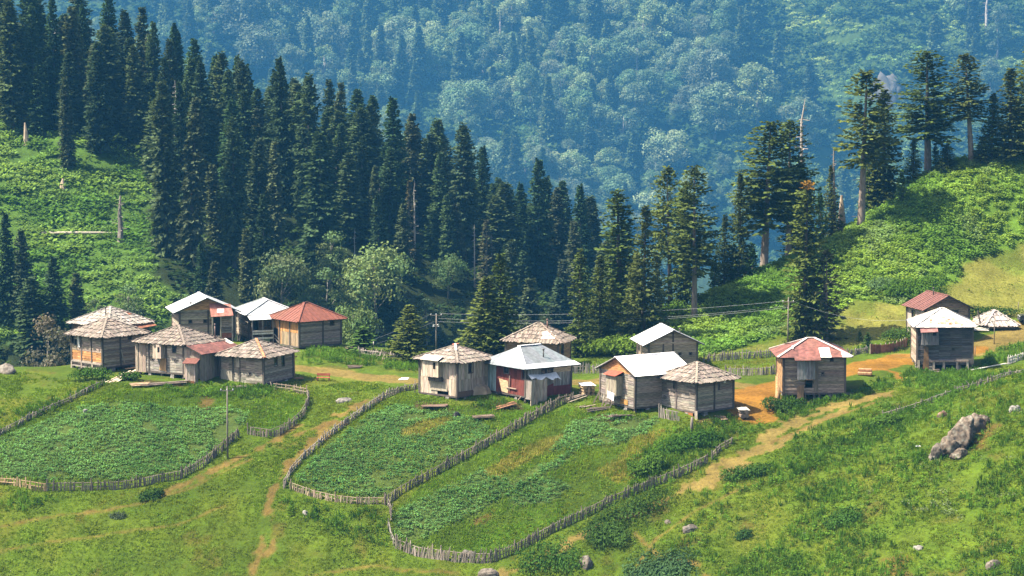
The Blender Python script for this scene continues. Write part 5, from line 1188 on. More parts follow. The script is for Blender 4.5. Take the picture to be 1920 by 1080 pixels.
kd('fb','forest_conifer',conifer(15,26,2.4,.06,.8,.6,.45,.45,spray=1.0,col=(.078,.076,.046),bare=.5),26,4.4,'conifer')
kd('d1','dead_trunk',snag(21,14,.22,col=(.20,.17,.145)),14,1.0,'dead tree')
kd('d2','dead_trunk',snag(22,14,.20,col=(.30,.265,.23),stub=1.3,n=30,broken=False),14,1.0,'dead tree')
kd('ff','mountain_conifer',conifer(16,28,3.8,.06,.75,.7,.4,.3,spray=1.8,col=FARC),28,7.4,'mountain conifer')
BL=(.060,.088,.030)
kd('b1','broadleaf_tree',broadleaf(31,14,11,20,.55,190,col=(.10,.15,.064)),14,11,'broadleaf tree')
kd('b2','broadleaf_tree',broadleaf(32,14,10,16,.6,180,col=(.11,.155,.072),base=.15),14,10,'broadleaf tree')
kd('bg','willow_tree',broadleaf(33,9,8,18,.4,230,col=(.115,.125,.085),base=.05),9,8,'willow tree')
FB=(.125,.18,.10)
kd('fb1','beech_tree',broadleaf(41,28,18,34,1.0,210,col=FB,base=.22),28,18,'beech tree')
kd('fb2','beech_tree',broadleaf(42,28,15,30,.95,210,col=(.11,.17,.09),base=.18),28,15,'beech tree')
kd('fb3','beech_tree',broadleaf(43,26,20,38,1.0,190,col=(.14,.19,.115),base=.25),26,20,'beech tree')
kd('fb4','beech_tree',broadleaf(44,30,12,20,.95,220,col=(.10,.16,.09),base=.12),30,12,'beech tree')
def by_base(k,px,pyb,pyt,w,label,group=None,y0=205,Y=None,rz=None):
    b=hit(px,pyb,y0=y0) if Y is None else None
    if Y is None: x,y,z=b
    else:
        x=float(ray(px,pyt)[0]*Y); y=Y; z=float(height(x,y))
    top=float(ray(px,pyt)[1]*y); h=top-z
    return KD[k].plant(x,y,h,w/pxm(y),label,group,rz=rz)
def by_top(k,px,pyt,h,w,label,group=None,y0=385,y1=620):
    u,s=ray(px,pyt); ys=np.arange(y0,y1,.5); g=s*ys-height(u*ys,ys)
    b=np.nonzero(g<=h)[0]
    if len(b)==0: return None
    y=float(ys[b[0]]); x=float(u*y); hh=float(s*y-height(x,y))
    OCC.append((x,y)); FRONT.append((px,w,y)); return KD[k].plant(x,y,max(hh,4),w/pxm(y),label,group)
OCC=[];FRONT=[]
T=by_base
# right-hand hill
T('bare',1614,424,132,96,'tall fir with a long bare pale trunk, standing alone on the scrub slope')
T('full',1658,372,166,80,'dark fir just right of the tall bare-trunked fir')
T('old',1740,318,94,104,'broad old flat-topped fir on the hill crest, right of the bare-trunked fir')
T('bare',1822,303,100,74,'round-topped fir with a pale bare lower trunk near the right end of the crest')
T('cone',1858,298,172,60,'smaller fir close behind the round-topped fir on the crest')
T('full',1895,296,126,84,'full fir at the right end of the hill crest')
T('full',1932,285,66,90,'fir cut off by the right edge of the frame')
T('old',1432,505,226,116,'massive dark fir with a blunt top and thick trunk, at the middle of the hill')
T('old',1478,480,224,86,'fir grown into the right side of the massive blunt-topped fir')
T('cone',1388,505,320,52,'fir pressed against the left side of the massive blunt-topped fir')
T('d2',1497,470,184,26,'tall pale dead trunk poking above the massive blunt-topped fir')
T('cone',1498,440,300,76,'fir in front of the tall pale dead trunk')
T('tuft',1508,634,338,78,'dark shaggy fir with a brown tip, standing by the meadow')
T('full',1522,632,500,64,'low dark fir at the foot of the shaggy brown-tipped fir')
T('thin',1549,636,470,58,'withered half-bare fir with a pale stem beside the meadow')
T('d1',1548,634,478,20,'pale dead stem inside the withered fir beside the meadow')
T('old',1302,594,310,84,'tall fir left of the hill scrub, right of its bare-stemmed neighbour')
T('bare',1258,588,312,66,'slender tall fir with a bare pale stem above the white gable barn')
T('col',1285,580,345,60,'fir standing between the slender bare-stemmed fir and the tall fir beside it')
T('col',1163,632,356,84,'tall narrow fir, highest of the clump left of the white gable barn')
T('full',1206,640,384,80,'bushy dark fir at the right of the clump left of the white gable barn')
T('col',1086,668,466,44,'narrow fir at the left edge of the clump beside the brown shake roof')
T('full',1124,660,478,62,'bushy fir second from left in the clump beside the brown shake roof')
T('cone',1150,650,520,56,'low fir in the middle of the clump beside the brown shake roof')
T('cone',1190,636,470,60,'low fir at the foot of the tall narrow fir')
T('cone',1236,600,470,54,'small fir behind the bare stem of the slender tall fir')
T('cone',1358,535,400,48,'yellowish small fir on the hill edge left of the massive fir')
T('cone',1560,400,308,44,'small fir behind the broken pale stump')
T('d1',1566,385,276,16,'thin pale dead stem beside the broken pale stump')
T('full',1640,372,250,52,'fir behind the trunk of the tall bare-trunked fir')
T('full',1712,322,262,42,'dark fir filling the gap left of the broad old fir')
T('full',1776,318,268,40,'dark fir filling the gap right of the broad old fir')
T('cone',1840,303,256,36,'dark fir standing low behind the round-topped fir')
x,y,z=hit(1579,388); KD['stump']=Kind('broken_stump',snag(25,5.5,.48,col=(.31,.24,.175),stub=.8,n=8),5.5,1.0,'stump'); KD['stump'].plant(x,y,(388-318)/pxm(y),1.3,'thick broken pale stump with an orange torn top on the hill')
for px,pb,pt,w,l in [(1692,376,318,26,'young fir on the slope left of the hill crest'),(1668,370,310,24,'young fir beside the right foot of the dark fir'),(1630,376,310,24,'young fir behind the pale trunk on the scrub slope'),(1770,312,272,22,'young fir on the crest below the broad old fir'),(1754,316,268,22,'young bright fir at the foot of the broad old fir'),
    (1626,652,622,20,'little fir in the meadow left of the rusty sheet fence'),(1612,640,618,11,'tiny fir at the left of the little meadow fir'),(1560,502,452,20,'young fir alone in the scrub right of the shaggy fir'),(1410,520,455,30,'young fir low on the hill edge beside the massive fir'),(1378,520,458,30,'young fir on the hill edge left of the massive fir'),(1340,540,480,24,'young fir below the yellowish small fir'),(1540,420,350,26,'young fir on the slope left of the broken stump')]:
    T('young',px,pb,pt,w,l)
# village edge
T('full',771,676,570,82,'dark fir on the village edge left of the lamp pole')
T('full',940,672,474,86,'tall dark fir behind the grey plank house')
T('cone',904,672,517,90,'wide dark fir overlapping the left of the tall dark fir behind the grey plank house')
T('young',684,664,612,66,'bushy dark young fir right of the large red-roofed house')
T('young',730,672,632,24,'small pale young fir at the left foot of the dark fir on the village edge')
BROAD=[]
# broadleaf trees of the near valley
def V(k,px,pt,Y,w,label):
    h=w*.0663*(Y/300)*1.6
    BROAD.append((px,w)); return by_top(k,px,pt,h,w*1.12,label,y0=min(Y,330),y1=520)
V('bg',88,592,308,104,'silvery grey-green tree at the left end of the village')
V('b1',527,460,380,108,'round bright broadleaf tree behind the porch house')
V('b2',618,430,402,78,'broadleaf tree behind the gap between the round bright tree and the widest one')
V('b1',706,444,390,122,'widest broadleaf tree, behind the fir at the village edge')
V('b2',612,500,360,84,'low broadleaf tree behind the large red-roofed house')
V('b2',800,556,340,72,'dull broadleaf tree behind the lamp pole')
V('b2',240,530,350,70,'pale thin-leaved tree behind the leftmost log house')
V('b2',176,556,345,44,'small pale tree left of the thin-leaved tree behind the leftmost log house')
V('b1',660,560,345,90,'dark low broadleaf tree in the hollow right of the large red-roofed house')
V('b2',570,520,372,70,'broadleaf tree between the round bright tree and the large red-roofed house')
V('b2',350,548,345,56,'bluish broadleaf tree behind the gabled house with the ladder')
V('b1',840,470,385,66,'loose greyish tree in the valley left of the tall dark fir')
for i in range(26): pass
FG='dark firs of the hillside forest on the left'
# named forest trees (top pixel, metres tall, width)
for px,pt,h,w,k,l in [(310,150,30,46,'f3','tall shaggy column of a fir at the right edge of the clearing'),(352,182,29,42,'f3','tall shaggy column of a fir just right of the tallest one beside the clearing'),
  (436,222,26,44,'f2','grey-tipped fir standing forward in the left forest right of the two shaggy columns'),(482,262,22,46,'f2','grey-tipped fir right of the taller grey-tipped one in the left forest'),(513,265,19,28,'f3','narrow fir at the right shoulder of a grey-tipped fir in the left forest'),
  (183,78,21,50,'f1','pale-topped fir above the clearing'),(69,122,13,40,'f4','dark cone-shaped fir at the left edge above the clearing'),(125,144,17,24,'f3','narrow fir above the clearing beside the pale stump'),(251,86,19,36,'f2','pointed fir in the upper left forest right of the pale-topped one'),
  (600,250,26,62,'f2','broad light-topped fir in the middle of the left forest'),(714,366,22,52,'f4','light-tipped fir above the widest broadleaf tree'),(496,366,20,46,'f4','light-tipped fir above the round bright broadleaf tree'),(870,232,26,50,'f2','grey-tipped fir on the forest skyline left of the glade'),
  (740,185,26,62,'f4','broad dark fir on the skyline of the left forest'),(575,140,28,48,'f2','tall fir on the skyline of the left forest with a dense head'),(535,110,28,52,'f4','dark fir on the skyline at the upper right of the left forest'),(1010,300,24,58,'f4','broad fir near the right end of the forest skyline'),
  (10,400,18,46,'f4','dark fir at the left edge below the clearing'),(45,430,16,36,'f2','fir second from the left edge below the clearing'),(96,482,16,56,'f4','wide dark fir below the clearing above the silvery tree'),(60,520,14,52,'f2','fir directly above the silvery tree'),(145,510,11,28,'f3','small fir at the foot of the clearing'),(395,490,15,32,'f3','small pointed fir above the gabled house with the ladder')]:
    by_top(k,px,pt,h,w,l)
NV=len(FRONT)
for px,pt,h,w,k in [(205,70,17,28,'f3'),(250,172,12,26,'f2'),(590,246,20,40,'f2'),(570,280,18,32,'f4'),(365,72,26,52,'f1'),(316,75,26,38,'f2'),(335,44,26,44,'f4'),(372,42,26,30,'f4'),(415,98,26,46,'f2'),(445,105,26,44,'f4'),(637,136,26,44,'f2'),(664,152,26,44,'f1'),(700,196,24,44,'f2'),(780,198,24,28,'fb'),(822,220,22,28,'f1'),(846,232,22,28,'f2'),(675,256,22,48,'f4'),(728,278,22,52,'f1'),(700,310,18,24,'f3'),(826,283,22,30,'f3'),(845,364,20,38,'f1'),(862,380,18,28,'f3'),(765,336,20,28,'fb'),(752,380,17,30,'f3'),(905,290,22,34,'f4'),(935,272,24,44,'f1'),(962,276,24,44,'f4'),(1060,322,22,44,'f1'),(1100,326,22,44,'f4'),(1082,346,18,24,'f2'),(912,410,18,38,'fb'),(980,470,20,54,'f1'),(462,428,16,26,'f3'),(380,455,15,34,'f4'),(1140,350,18,30,'fb'),(1030,330,22,40,'f2'),(285,40,26,40,'f1'),(235,20,26,40,'f2'),(160,10,26,40,'f4'),(20,0,30,52,'f2'),(60,10,28,44,'f1'),(100,-10,30,44,'f4'),(200,-20,28,44,'f1'),(0,-40,30,50,'f4')]:
    by_top(k,px,pt,h*.82,w*.92,'dark fir in the dense forest on the left hillside',FG)
for px,pt,h,w,l in [(105,35,16,14,'purplish dead trunk in the upper left forest'),(628,264,12,10,'white dead trunk tip amid the middle of the left forest'),(742,225,14,10,'pale broken trunk on the skyline of the left forest'),(711,332,10,8,'short white dead stem above the light-tipped fir'),(890,420,12,8,'thin white dead stem in the lower right of the left forest'),(924,436,12,8,'thin pale dead stem right of a similar one in the lower left forest'),(777,338,14,10,'pale dead stem in the middle right of the left forest'),(664,428,10,8,'pale dead stem above the widest broadleaf tree'),(326,150,18,14,'pale dead top between the two tall shaggy firs')]:
    by_top('d2',px,pt,h,w,l)
def by_base2(k,px,pb,pt,w,l): return by_base(k,px,pb,pt,w,l,y0=385)
KD['stump'].plant(*hit(50,270,y0=385)[:2],4.2,1.2,'pale broken stump at the left above the clearing'); by_base2('d1',226,452,366,26,'bare dead tree with short stubs standing in the clearing'); KD['stump'].plant(*hit(118,352,y0=385)[:2],1.8,1.2,'short pale stump in the clearing')
# the rest of the left forest
px_,py_=[],[]
def poisson(x,y,r,occ):
    keep=[];cell={}
    def put(a,b): cell.setdefault((int(a//r),int(b//r)),[]).append((a,b))
    for a,b in occ: put(a,b)
    for a,b in zip(x,y):
        i,j=int(a//r),int(b//r)
        if all((a-p)**2+(b-q)**2>=r*r for ii in (i-1,i,i+1) for jj in (j-1,j,j+1) for p,q in cell.get((ii,jj),())): keep.append((a,b)); put(a,b)
    return keep
n=4000; fx=rng.uniform(-140,34,n); fy=rng.uniform(384,498,n)
ppx,ppy=project(fx,fy,height(fx,fy)); clear=polymask(fx,fy,Z['clearing'],soft=.1,warp=4)>.5
edge=sstep(-60,30,fx); ok=(ppx>-60)&(ppx<1175)&~clear&(fy>384+edge*10)&~((ppx>80)&(ppx<325)&(fy<414)); fx,fy=fx[ok],fy[ok]
cnt=0
for a,b in poisson(fx,fy,4.9,OCC):
    if cnt>=225: break
    pa,pb=project(a,b,float(height(a,b)))
    if any(abs(pa-fp)<fw*.5+9 and b<fy_+1 and b>fy_-38 for fp,fw,fy_ in FRONT[:NV]): continue
    if b<446 and any(fp-fw*1.7<pa<fp+fw*.3 for fp,fw in BROAD) and random.random()<.75: continue
    h=random.uniform(13,23)*(1-.25*(b<412)); k=random.choices(['f1','f2','f3','f4','fb'],[4,3,2.4,4,.5])[0]; w=random.uniform(3.9,6.2)*(1 if k!='f3' else .7)
    tp=project(a,b,float(height(a,b))+h)[1]
    # keep the skyline where the photograph has it
    sk=np.interp(pa,[-60,230,300,420,560,660,760,880,1000,1120,1180],[-200,-60,30,95,120,150,190,232,295,335,420])
    if tp<sk+8:
        h2=h-(sk+8-tp)/pxm(b)-random.uniform(0,3)
        if h2<7: continue
        h=h2; w=min(w,h*.30)
    KD[k].plant(a,b,h,w,'dark fir in the dense forest on the left hillside',FG); cnt+=1
print('forest',cnt)
# far mountain
n=12000; fx=rng.uniform(-400,520,n); fy=rng.uniform(1855,2330,n); ppx,ppy=project(fx,fy,height(fx,fy))
sky_=np.interp(ppx,[-60,230,300,420,560,660,760,880,1000,1120,1180,1300,1420,1500,1560,1620,1700,1800,1920],[0,0,60,120,150,180,220,260,330,380,430,420,330,330,350,300,260,240,220])
scr=polymask(fx,fy,Z['far_scrub'],soft=.1,warp=10)>.5; gl=polymask(fx,fy,Z['far_glade'],soft=.1,warp=6)>.5
ok=(ppx>180)&(ppx<1975)&(ppy>-10)&(ppy<sky_+120)&~gl; dens=np.where(scr,.006,1.0)*np.where(fbm(fx,fy,.016,2,71)<.40,.02,1); ok&=rng.uniform(0,1,n)<dens; fx,fy=fx[ok],fy[ok]
cb=cf_=0; OC2=[]
for px,py,w,h,k in [(995,240,62,24,'fb1'),(1335,196,82,22,'fb3'),(1340,262,90,21,'fb1'),(1085,290,70,26,'fb2'),(1250,330,80,18,'fb3'),(1420,240,84,24,'fb1'),(800,130,72,20,'fb3'),(880,140,76,20,'fb1'),(600,120,80,22,'fb3'),(660,80,70,24,'fb1'),(450,90,90,24,'fb3'),(540,80,90,26,'fb1'),(400,50,80,26,'fb2'),(1500,290,80,22,'fb2'),(1870,110,46,24,'fb4'),(1170,310,60,22,'fb4')]:
    q=hit(px,py,y0=1750)
    if q: OC2.append(q[:2]); KD[k].plant(q[0],q[1],h*2.3,1.1*w/pxm(q[1]),'large pale beech tree on the hazy far mountain','large beech trees of the far mountain')
for a,b in poisson(fx,fy,16.5,OC2):
    con=fbm(a,b,.013,2,77)
    if random.random()<(.68 if con>.48 else .2):
        if cf_<190: KD['ff'].plant(a,b,random.uniform(35,66),random.uniform(11,16),'bluish fir on the hazy far mountain','firs of the far mountain'); cf_+=1
    elif cb<280:
        k=random.choices(['fb1','fb2','fb3','fb4'],[3,3,3,2])[0]; kk=KD[k]; f=random.choice([random.uniform(.95,1.5),random.uniform(1.35,2.3)]); kk.plant(a,b,kk.h*f*random.uniform(.72,.95),kk.w*f,'pale beech tree on the hazy far mountain','beech trees of the far mountain'); cb+=1
print('far',cb,cf_)
for px,pb,pt,w,l in [(1207,115,34,14,'tall white dead trunk with side stubs on the far mountain'),(1194,160,88,10,'shorter white dead trunk left of the tall one on the far mountain'),(741,182,128,10,'white dead trunk on the far mountain above the forest skyline'),(938,62,18,10,'white dead trunk near the top of the far mountain'),(1164,170,118,8,'small white dead stem low on the far mountain'),(1850,60,-20,16,'greyish dead trunk at the upper right of the far mountain'),(1265,190,128,8,'thin white dead stem right of the tall dead trunk on the far mountain')]:
    by_base('d2',px,pb,pt,w,l,y0=1750)
# ------------------------------------------------------------------ ground cover that nobody could count
BEDS=['crop_west','crop_mid','crop_strip','crop_patch','crop_top']
def plan(n,pts,**k): zone(n,pts,**k); return Z[n]
fore=plan('fore',[(-80,1110),(-80,700),(60,700),(200,718),(420,724),(560,728),(680,715),(800,745),(1000,745),(1100,735),(1200,775),(1320,790),(1420,770),(1500,745),(1600,735),(1720,695),(1800,690),(1990,680),(1990,1110)])
G1,G2=(.095,.160,.012),(.130,.170,.016)
gp=[proto_grass(5,.14,.20,.05,s) for s in (1,2,3)]
x,y=fill(fore,15); k=keep_off_roads(x,y,.05)
for bn in BEDS+MUD+['soil_a','soil_b']: k&=~inpoly(x,y,Z[bn])
k&=fbm(x,y,.5,2,51)>.36
x,y=x[k],y[k]; bare=0
tall=.6+1.1*fbm(x,y,.35,3,52)
scatter('meadow_grass',x,y,gp,tall,variegate(x,y,G1,G2,.12,1),'herb','short meadow grass over the foreground slope')
wp=[proto_herb(9,.20,.16,.13,.085,s) for s in (4,5,6)]
x,y=fill(fore,6.0); k=keep_off_roads(x,y,.1)&(fbm(x,y,.30,3,53)>.47)
x,y=x[k],y[k]; scatter('meadow_weeds',x,y,wp,rng.uniform(.6,1.5,len(x)),variegate(x,y,(.088,.15,.02),(.14,.185,.026),.2,2),'herb','low leafy weeds in the meadow grass')
fp=[proto_herb(3,.14,.24,.07,.07,s,.2) for s in (31,32)]
x,y=fill(fore,.55); k=fbm(x,y,.22,3,72)>.55; x,y=x[k],y[k]; scatter('meadow_flowers',x,y,fp,rng.uniform(.6,1.2,len(x)),variegate(x,y,(.42,.42,.34),(.38,.34,.12),.3,15),'herb','tiny pale flowers dotted through the meadow',cat='flowers')
# crops
cp=[proto_herb(22,.27,.30,.17,.12,s) for s in (7,8,9)]
X=[];Y_=[];C_=[]
for bn in BEDS:
    p=np.array(Z[bn]); a,b=np.meshgrid(np.arange(p[:,0].min(),p[:,0].max(),.42),np.arange(p[:,1].min(),p[:,1].max(),.36)); a=a.ravel()+rng.normal(0,.09,a.size); b=b.ravel()+rng.normal(0,.09,b.size)
    k=inpoly(a,b,Z[bn])&(fbm(a,b,.4,3,54)>.30)&(fbm(a,b,.13,3,59)>.24)
    for hole in ('lush_west','bare_west','dry_mid','dry_strip'): k&=~inpoly(a,b,Z[hole])
    a,b=a[k],b[k]; dk=.78 if bn=='crop_patch' else 1.0
    X.append(a);Y_.append(b);C_.append(variegate(a,b,(.078,.178,.050),(.112,.225,.068),.18,3)*dk)
x=np.concatenate(X);y=np.concatenate(Y_); scatter('potato_crop',x,y,cp,rng.uniform(.6,1.25,len(x)),np.concatenate(C_),'herb','leafy blue-green potato plants filling the fenced gardens',cat='crop')
# lush and dry grass inside the gardens
lg=[proto_grass(7,.2,.42,.055,s,.6) for s in (10,11)]
for names,c1,c2,nm,lb,dn in ((['garden_west','garden_mid','garden_east'],(.10,.20,.015),(.15,.235,.022),'garden_grass','bright grass between the crops of the gardens',7),(['dry_mid','dry_strip','dry_east'],(.29,.25,.06),(.22,.22,.045),'dry_grass','straw-coloured seeding grass in strips of the gardens',12)):
    X=[];Y_=[]
    for zn in names:
        a,b=fill(Z[zn],dn)
        if nm=='garden_grass':
            k=np.ones(len(a),bool)
            for bn in BEDS+['dry_mid','dry_strip','bare_west']: k&=~inpoly(a,b,Z[bn])
            k&=fbm(a,b,.3,3,55)>.35; a,b=a[k],b[k]
        X.append(a);Y_.append(b)
    x=np.concatenate(X);y=np.concatenate(Y_); scatter(nm,x,y,lg,rng.uniform(.5,1.3,len(x)),variegate(x,y,c1,c2,.25,4),'herb',lb,cat='grass')
# tall rank weeds
W=[[(150,735),(200,700),(205,720),(120,760),(40,800),(-40,825),(-40,790),(60,760)],[(720,960),(735,1030),(640,1010),(560,990),(520,940),(560,935),(640,955)],
   [(-30,925),(60,928),(110,940),(40,960),(-30,960)],[(1170,880),(1195,850),(1260,815),(1330,790),(1430,782),(1440,800),(1370,835),(1290,850),(1220,905)],
   [(1350,915),(1420,880),(1500,850),(1600,815),(1640,790),(1720,755),(1800,725),(1800,745),(1720,790),(1640,840),(1520,890),(1440,915),(1360,935)],
   [(1440,790),(1470,745),(1520,760),(1600,738),(1650,715),(1690,720),(1640,745),(1560,765),(1500,790)],
   [(1840,690),(1850,660),(1925,635),(1990,640),(1990,670),(1890,680)],[(1690,705),(1760,700),(1850,690),(1840,720),(1740,735),(1690,725)],
   [(1500,930),(1600,890),(1690,850),(1720,830),(1740,860),(1680,900),(1590,945),(1510,950)],[(1760,960),(1830,910),(1920,850),(1990,850),(1990,910),(1870,950),(1790,970)],
   [(1330,1085),(1440,1020),(1540,1000),(1660,1005),(1720,1085)],[(1450,1010),(1520,960),(1580,950),(1620,990),(1540,1010)],[(1830,1085),(1860,1030),(1990,1010),(1990,1100)],
   [(560,690),(580,655),(680,662),(780,672),(785,700),(700,690),(620,680)],[(300,725),(420,725),(500,725),(560,740),(470,750),(330,745)],[(900,750),(985,755),(930,770),(880,768)],[(1090,770),(1160,775),(1230,785),(1180,790)],[(1690,660),(1720,640),(1640,652),(1600,655)]]
tg=[proto_grass(10,.26,.80,.075,s,.55) for s in (12,13)]+[proto_herb(14,.36,.60,.26,.14,s,.8) for s in (14,15)]
X=[];Y_=[]
for p in W:
    q=P2(p); a,b=fill(q,6.0); k=(fbm(a,b,.5,3,56)>.38)&keep_off_roads(a,b,.1); X.append(a[k]);Y_.append(b[k])
a,b=fill(fore,2.0); pa,pb=project(a,b,height(a,b)); k=(pa>1180)&(fbm(a,b,.16,3,57)>.53)&keep_off_roads(a,b,.3); X.append(a[k]);Y_.append(b[k])
x=np.concatenate(X);y=np.concatenate(Y_); scatter('rank_weeds',x,y,tg,rng.uniform(.55,1.2,len(x)),variegate(x,y,(.048,.105,.013),(.085,.165,.020),.3,5),'herb','tall rank weeds and nettles on the banks and around the houses')
# silvery thistle-like plants on the right slope
q=P2([(1560,860),(1740,850),(1920,870),(1940,960),(1800,990),(1640,950)]); a,b=fill(q,.9); k=fbm(a,b,.35,3,58)>.56; a,b=a[k],b[k]
sp=[proto_herb(14,.3,.45,.22,.09,s,.9) for s in (16,17)]; scatter('silvery_herbs',a,b,sp,rng.uniform(.6,1.3,len(a)),variegate(a,b,(.17,.20,.13),(.11,.15,.07),.5,6),'herb','silvery grey-green herbs on the right slope')
# scrub of the right-hand hill, meadow tufts
sc=[proto_herb(30,.62,.75,.36,.24,s,.5) for s in (18,19,20)]
a1,b1=fill(Z['scrub'],2.6); a2,b2=fill(Z['scrub_lobe'],2.5); a,b=np.concatenate([a1,a2]),np.concatenate([b1,b2]); k=fbm(a,b,.35,3,60)>.17; a,b=a[k],b[k]
lf=fbm(a,b,.11,3,61); col=variegate(a,b,(.115,.22,.04),(.20,.30,.06),.12,7)
sil=sstep(.60,.72,fbm(a,b,.16,3,62))[:,None]; col=col*(1-sil*.6)+np.array([[.19,.27,.13]])*sil*.6
scatter('hill_scrub',a,b,sc,(.6+.75*lf)*rng.uniform(.75,1.2,len(a)),col,'scrubleaf','dense low bright green shrubs covering the right-hand hill',sink=.15)
a,b=fill(Z['meadow_east'],5); k=fbm(a,b,.4,3,63)>.42; a,b=a[k],b[k]; scatter('hill_meadow_grass',a,b,gp,rng.uniform(.5,1.3,len(a)),variegate(a,b,(.25,.23,.07),(.16,.20,.04),.2,8),'herb','dry yellowish grass of the meadow below the shrubs',cat='grass')
a,b=fill(Z['meadow_east'],.25); k=fbm(a,b,.12,3,64)>.55; a,b=a[k],b[k]; scatter('meadow_tufts',a,b,wp,rng.uniform(1,2.6,len(a)),variegate(a,b,(.075,.115,.015),(.11,.14,.02),.2,9),'herb','green leafy tufts dotted over the dry meadow')
# terrace grass behind the houses
tr=P2([(560,660),(700,672),(790,680),(1060,675),(1180,690),(1330,690),(1460,690),(1600,670),(1700,660),(1700,650),(1560,640),(1460,665),(1330,668),(1200,672)]); tr2=P2([(540,720),(560,700),(700,722),(790,730),(690,750),(600,800),(560,760)])
for q,lb_ in ((tr,'grass on the upper village terrace'),(tr2,'grass around the dirt yard')):
    a,b=fill(q,11); k=keep_off_roads(a,b,.1)&(fbm(a,b,.45,3,65)>.42); a,b=a[k],b[k]; scatter('terrace_grass',a,b,gp,rng.uniform(.6,1.5,len(a)),variegate(a,b,(.11,.17,.018),(.20,.21,.035),.2,10),'herb',lb_,cat='grass')
# clearing, forest floor and far mountain
ck=[proto_herb(26,1.3,1.2,.85,.5,s,.4) for s in (21,22)]
a,b=fill(Z['clearing'],.62); k=(b>385)&(fbm(a,b,.25,3,66)>.30); a,b=a[k],b[k]; scatter('clearing_shrubs',a,b,ck,(.4+.9*fbm(a,b,.1,3,67))*rng.uniform(.7,1.2,len(a)),variegate(a,b,(.075,.155,.032),(.15,.24,.06),.09,11),'scrubleaf','dense low shrubs and ferns of the clearing on the left hillside',sink=.2)
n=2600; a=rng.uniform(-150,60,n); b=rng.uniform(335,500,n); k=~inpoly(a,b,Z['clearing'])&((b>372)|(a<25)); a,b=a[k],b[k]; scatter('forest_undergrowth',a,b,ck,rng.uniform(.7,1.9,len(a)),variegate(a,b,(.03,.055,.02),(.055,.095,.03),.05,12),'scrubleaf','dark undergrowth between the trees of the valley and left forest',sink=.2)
fk=[proto_herb(46,4.2,4.2,2.3,1.5,s,.5) for s in (23,24)]
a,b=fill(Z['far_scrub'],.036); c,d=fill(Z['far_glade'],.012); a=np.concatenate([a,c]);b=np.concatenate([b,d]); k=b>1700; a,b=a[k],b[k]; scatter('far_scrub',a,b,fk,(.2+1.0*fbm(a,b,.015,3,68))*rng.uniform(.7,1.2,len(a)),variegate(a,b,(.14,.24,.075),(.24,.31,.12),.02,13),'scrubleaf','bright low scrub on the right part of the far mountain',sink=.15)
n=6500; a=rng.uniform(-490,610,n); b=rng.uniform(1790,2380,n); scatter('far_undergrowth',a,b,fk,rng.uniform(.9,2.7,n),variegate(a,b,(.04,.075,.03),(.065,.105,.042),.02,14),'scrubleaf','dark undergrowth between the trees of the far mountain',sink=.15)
# ------------------------------------------------------------------ shrubs standing on their own
def shrub(label,px,py,w,h,d,seed,col=(.06,.12,.02),leaf=.28,n=1500,name='shrub',rot=0.0):
    x,y,z=hit(px,py); R=np.random.default_rng(seed); nl=max(5,int(w*2.2)); Vs=[];Ts=[]
    for k in range(nl):
        t=(k+.5)/nl*2-1; c=np.array([t*w*.38,R.normal(0,d*.13),h*.42*R.uniform(.8,1.1)]); rad=np.array([max(.5,w*.20),d*.36,h*.52*(1-.25*t*t)*R.uniform(.85,1.15)]); m=n//nl
        q=unit(R.normal(0,1,(m,3))); q[:,2]=np.abs(q[:,2])*np.where(R.uniform(0,1,m)<.85,1,-.4); p=c+q*rad*R.uniform(.75,1.08,(m,1))
        nor=unit(q+R.normal(0,.5,(m,3))+np.array([0,0,.3])); dd=unit(np.cross(nor,R.normal(0,1,(m,3)))); ss=np.cross(nor,dd)
        Vs.append(rhomb(p,dd,ss,leaf*R.uniform(.6,1.3,m),leaf*.55*R.uniform(.7,1.2,m))); Ts.append(np.broadcast_to((R.uniform(.7,1.3,m)*R.uniform(.85,1.15))[:,None,None]*np.array(col),Vs[-1].shape))
    V=np.concatenate(Vs);T=np.concatenate(Ts); ca,sa=math.cos(rot),math.sin(rot); X=V[...,0]*ca-V[...,1]*sa; Yy=V[...,0]*sa+V[...,1]*ca
    gzv=height(X+x,Yy+y)-z; V=np.stack([X,Yy,V[...,2]+gzv],-1)
    o=link(name,mesh_np(name,V.reshape(-1,3),np.arange(V.shape[0]*4).reshape(-1,4),T.reshape(-1,3),M['leaves']),None,(x,y,z)); return tag(o,label,'shrub')
DG=(.048,.10,.018)
shrub('broad dark green shrub at the bottom edge below the leaning stake fence',1028,1062,7.0,1.9,3.6,1,DG)
shrub('round dark green shrub right of the broad one, above a grey boulder',1138,1018,4.6,1.8,3.2,2,DG)
shrub('long low shrub running along the bank below the long rising fence',1172,972,10.5,1.5,3.2,3,(.040,.084,.014),n=2400,rot=.42)
shrub('blue-green fern-like shrub at the bottom edge right of the round dark shrub',1235,1072,7.5,1.0,5.0,4,(.05,.095,.036),leaf=.34,n=2000)
shrub('small dark shrub in the meadow below the west garden fence',284,934,2.6,.8,1.6,5,DG,n=600)
shrub('small grey-green tuft in the lower left meadow',222,970,1.5,.4,.8,6,(.06,.09,.04),n=220)
shrub('dark green shrub at the left foot of the red tin cabin',1455,772,3.2,1.5,2.6,7,DG,n=900)
shrub('rounded shrub right of the left-foot shrub of the red tin cabin',1490,765,2.4,1.1,2.0,8,(.038,.08,.014),n=600)
shrub('dark leafy shrub below the leftmost cabin',172,712,5.0,1.5,2.6,9,DG,n=1300)
shrub('dark shrub between the leftmost cabin and the house with the red lean-to',243,712,2.6,1.0,1.6,10,DG,n=600)
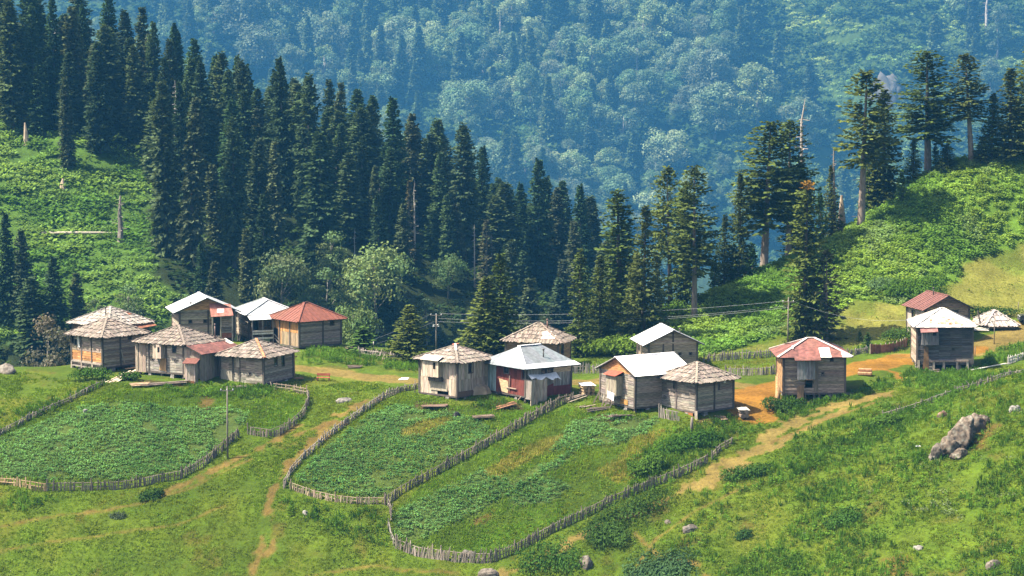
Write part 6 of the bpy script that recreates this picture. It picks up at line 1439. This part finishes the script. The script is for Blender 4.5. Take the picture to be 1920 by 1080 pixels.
shrub('dark hedge-like shrub on the bank right of the square shake cabin',1295,835,7.5,1.3,2.6,11,DG,n=1800,rot=.45)
shrub('dark shrub low on the bank where the long rising fence ends',1215,885,4.6,1.6,2.4,12,DG,n=1200,rot=.5)
shrub('dark shrub beside the dirt track above the right slope',1400,895,5.5,1.1,2.2,13,DG,n=1300,rot=.3)
shrub('dark shrub in the weeds left of the big outcrop',1660,800,3.0,1.3,2.0,14,DG,n=800)
shrub('small dark shrub alone on the lower right meadow',1394,1006,1.5,.7,1.0,15,(.035,.07,.02),n=300)
shrub('dense dark shrub in the lower middle of the right slope',1580,980,3.8,1.1,2.4,16,DG,n=900)
shrub('round green shrub at the lower edge of the hill scrub above the red gable',1715,553,9.0,2.2,4.0,17,(.06,.115,.018),leaf=.36,n=2400,rot=.2)
shrub('shrub on the meadow left of the red gable house',1690,642,5.5,1.9,2.6,18,(.06,.12,.02),n=1300,rot=.3)
shrub('blue-green shrub on the hill scrub edge left of the round green one',1660,545,4.6,1.6,2.6,19,(.06,.11,.045),leaf=.34,n=1200)
shrub('low hedge of green shrubs behind the parked car',1855,592,9.0,1.2,2.0,20,(.06,.115,.02),n=1600,rot=.05)
shrub('bright leafy shrub mass left of the white gable barn',1150,668,8.0,2.6,4.0,21,(.085,.145,.022),leaf=.38,n=2400)
shrub('bright shrub beneath the slender bare-stemmed fir',1245,606,5.5,2.4,3.4,22,(.09,.15,.022),leaf=.38,n=1600)
# ------------------------------------------------------------------ the air of the valley
mb=MB(); mb.box((-1050,-15,-200),(1050,2790,225),(1,1,1)); hz=mb.build('haze','dark'); hz.data.materials.clear()
hm=bpy.data.materials.new('haze'); hm.use_nodes=True; nt=hm.node_tree; nt.nodes.clear(); out=nt.nodes.new('ShaderNodeOutputMaterial'); pv=nt.nodes.new('ShaderNodeVolumePrincipled')
pv.inputs['Color'].default_value=HAZE_COLOUR; pv.inputs['Density'].default_value=HAZE_DENSITY; nt.links.new(pv.outputs[0],out.inputs['Volume']); hz.data.materials.append(hm); tag(hz,'thin blue haze filling the valley','haze',kind='stuff')
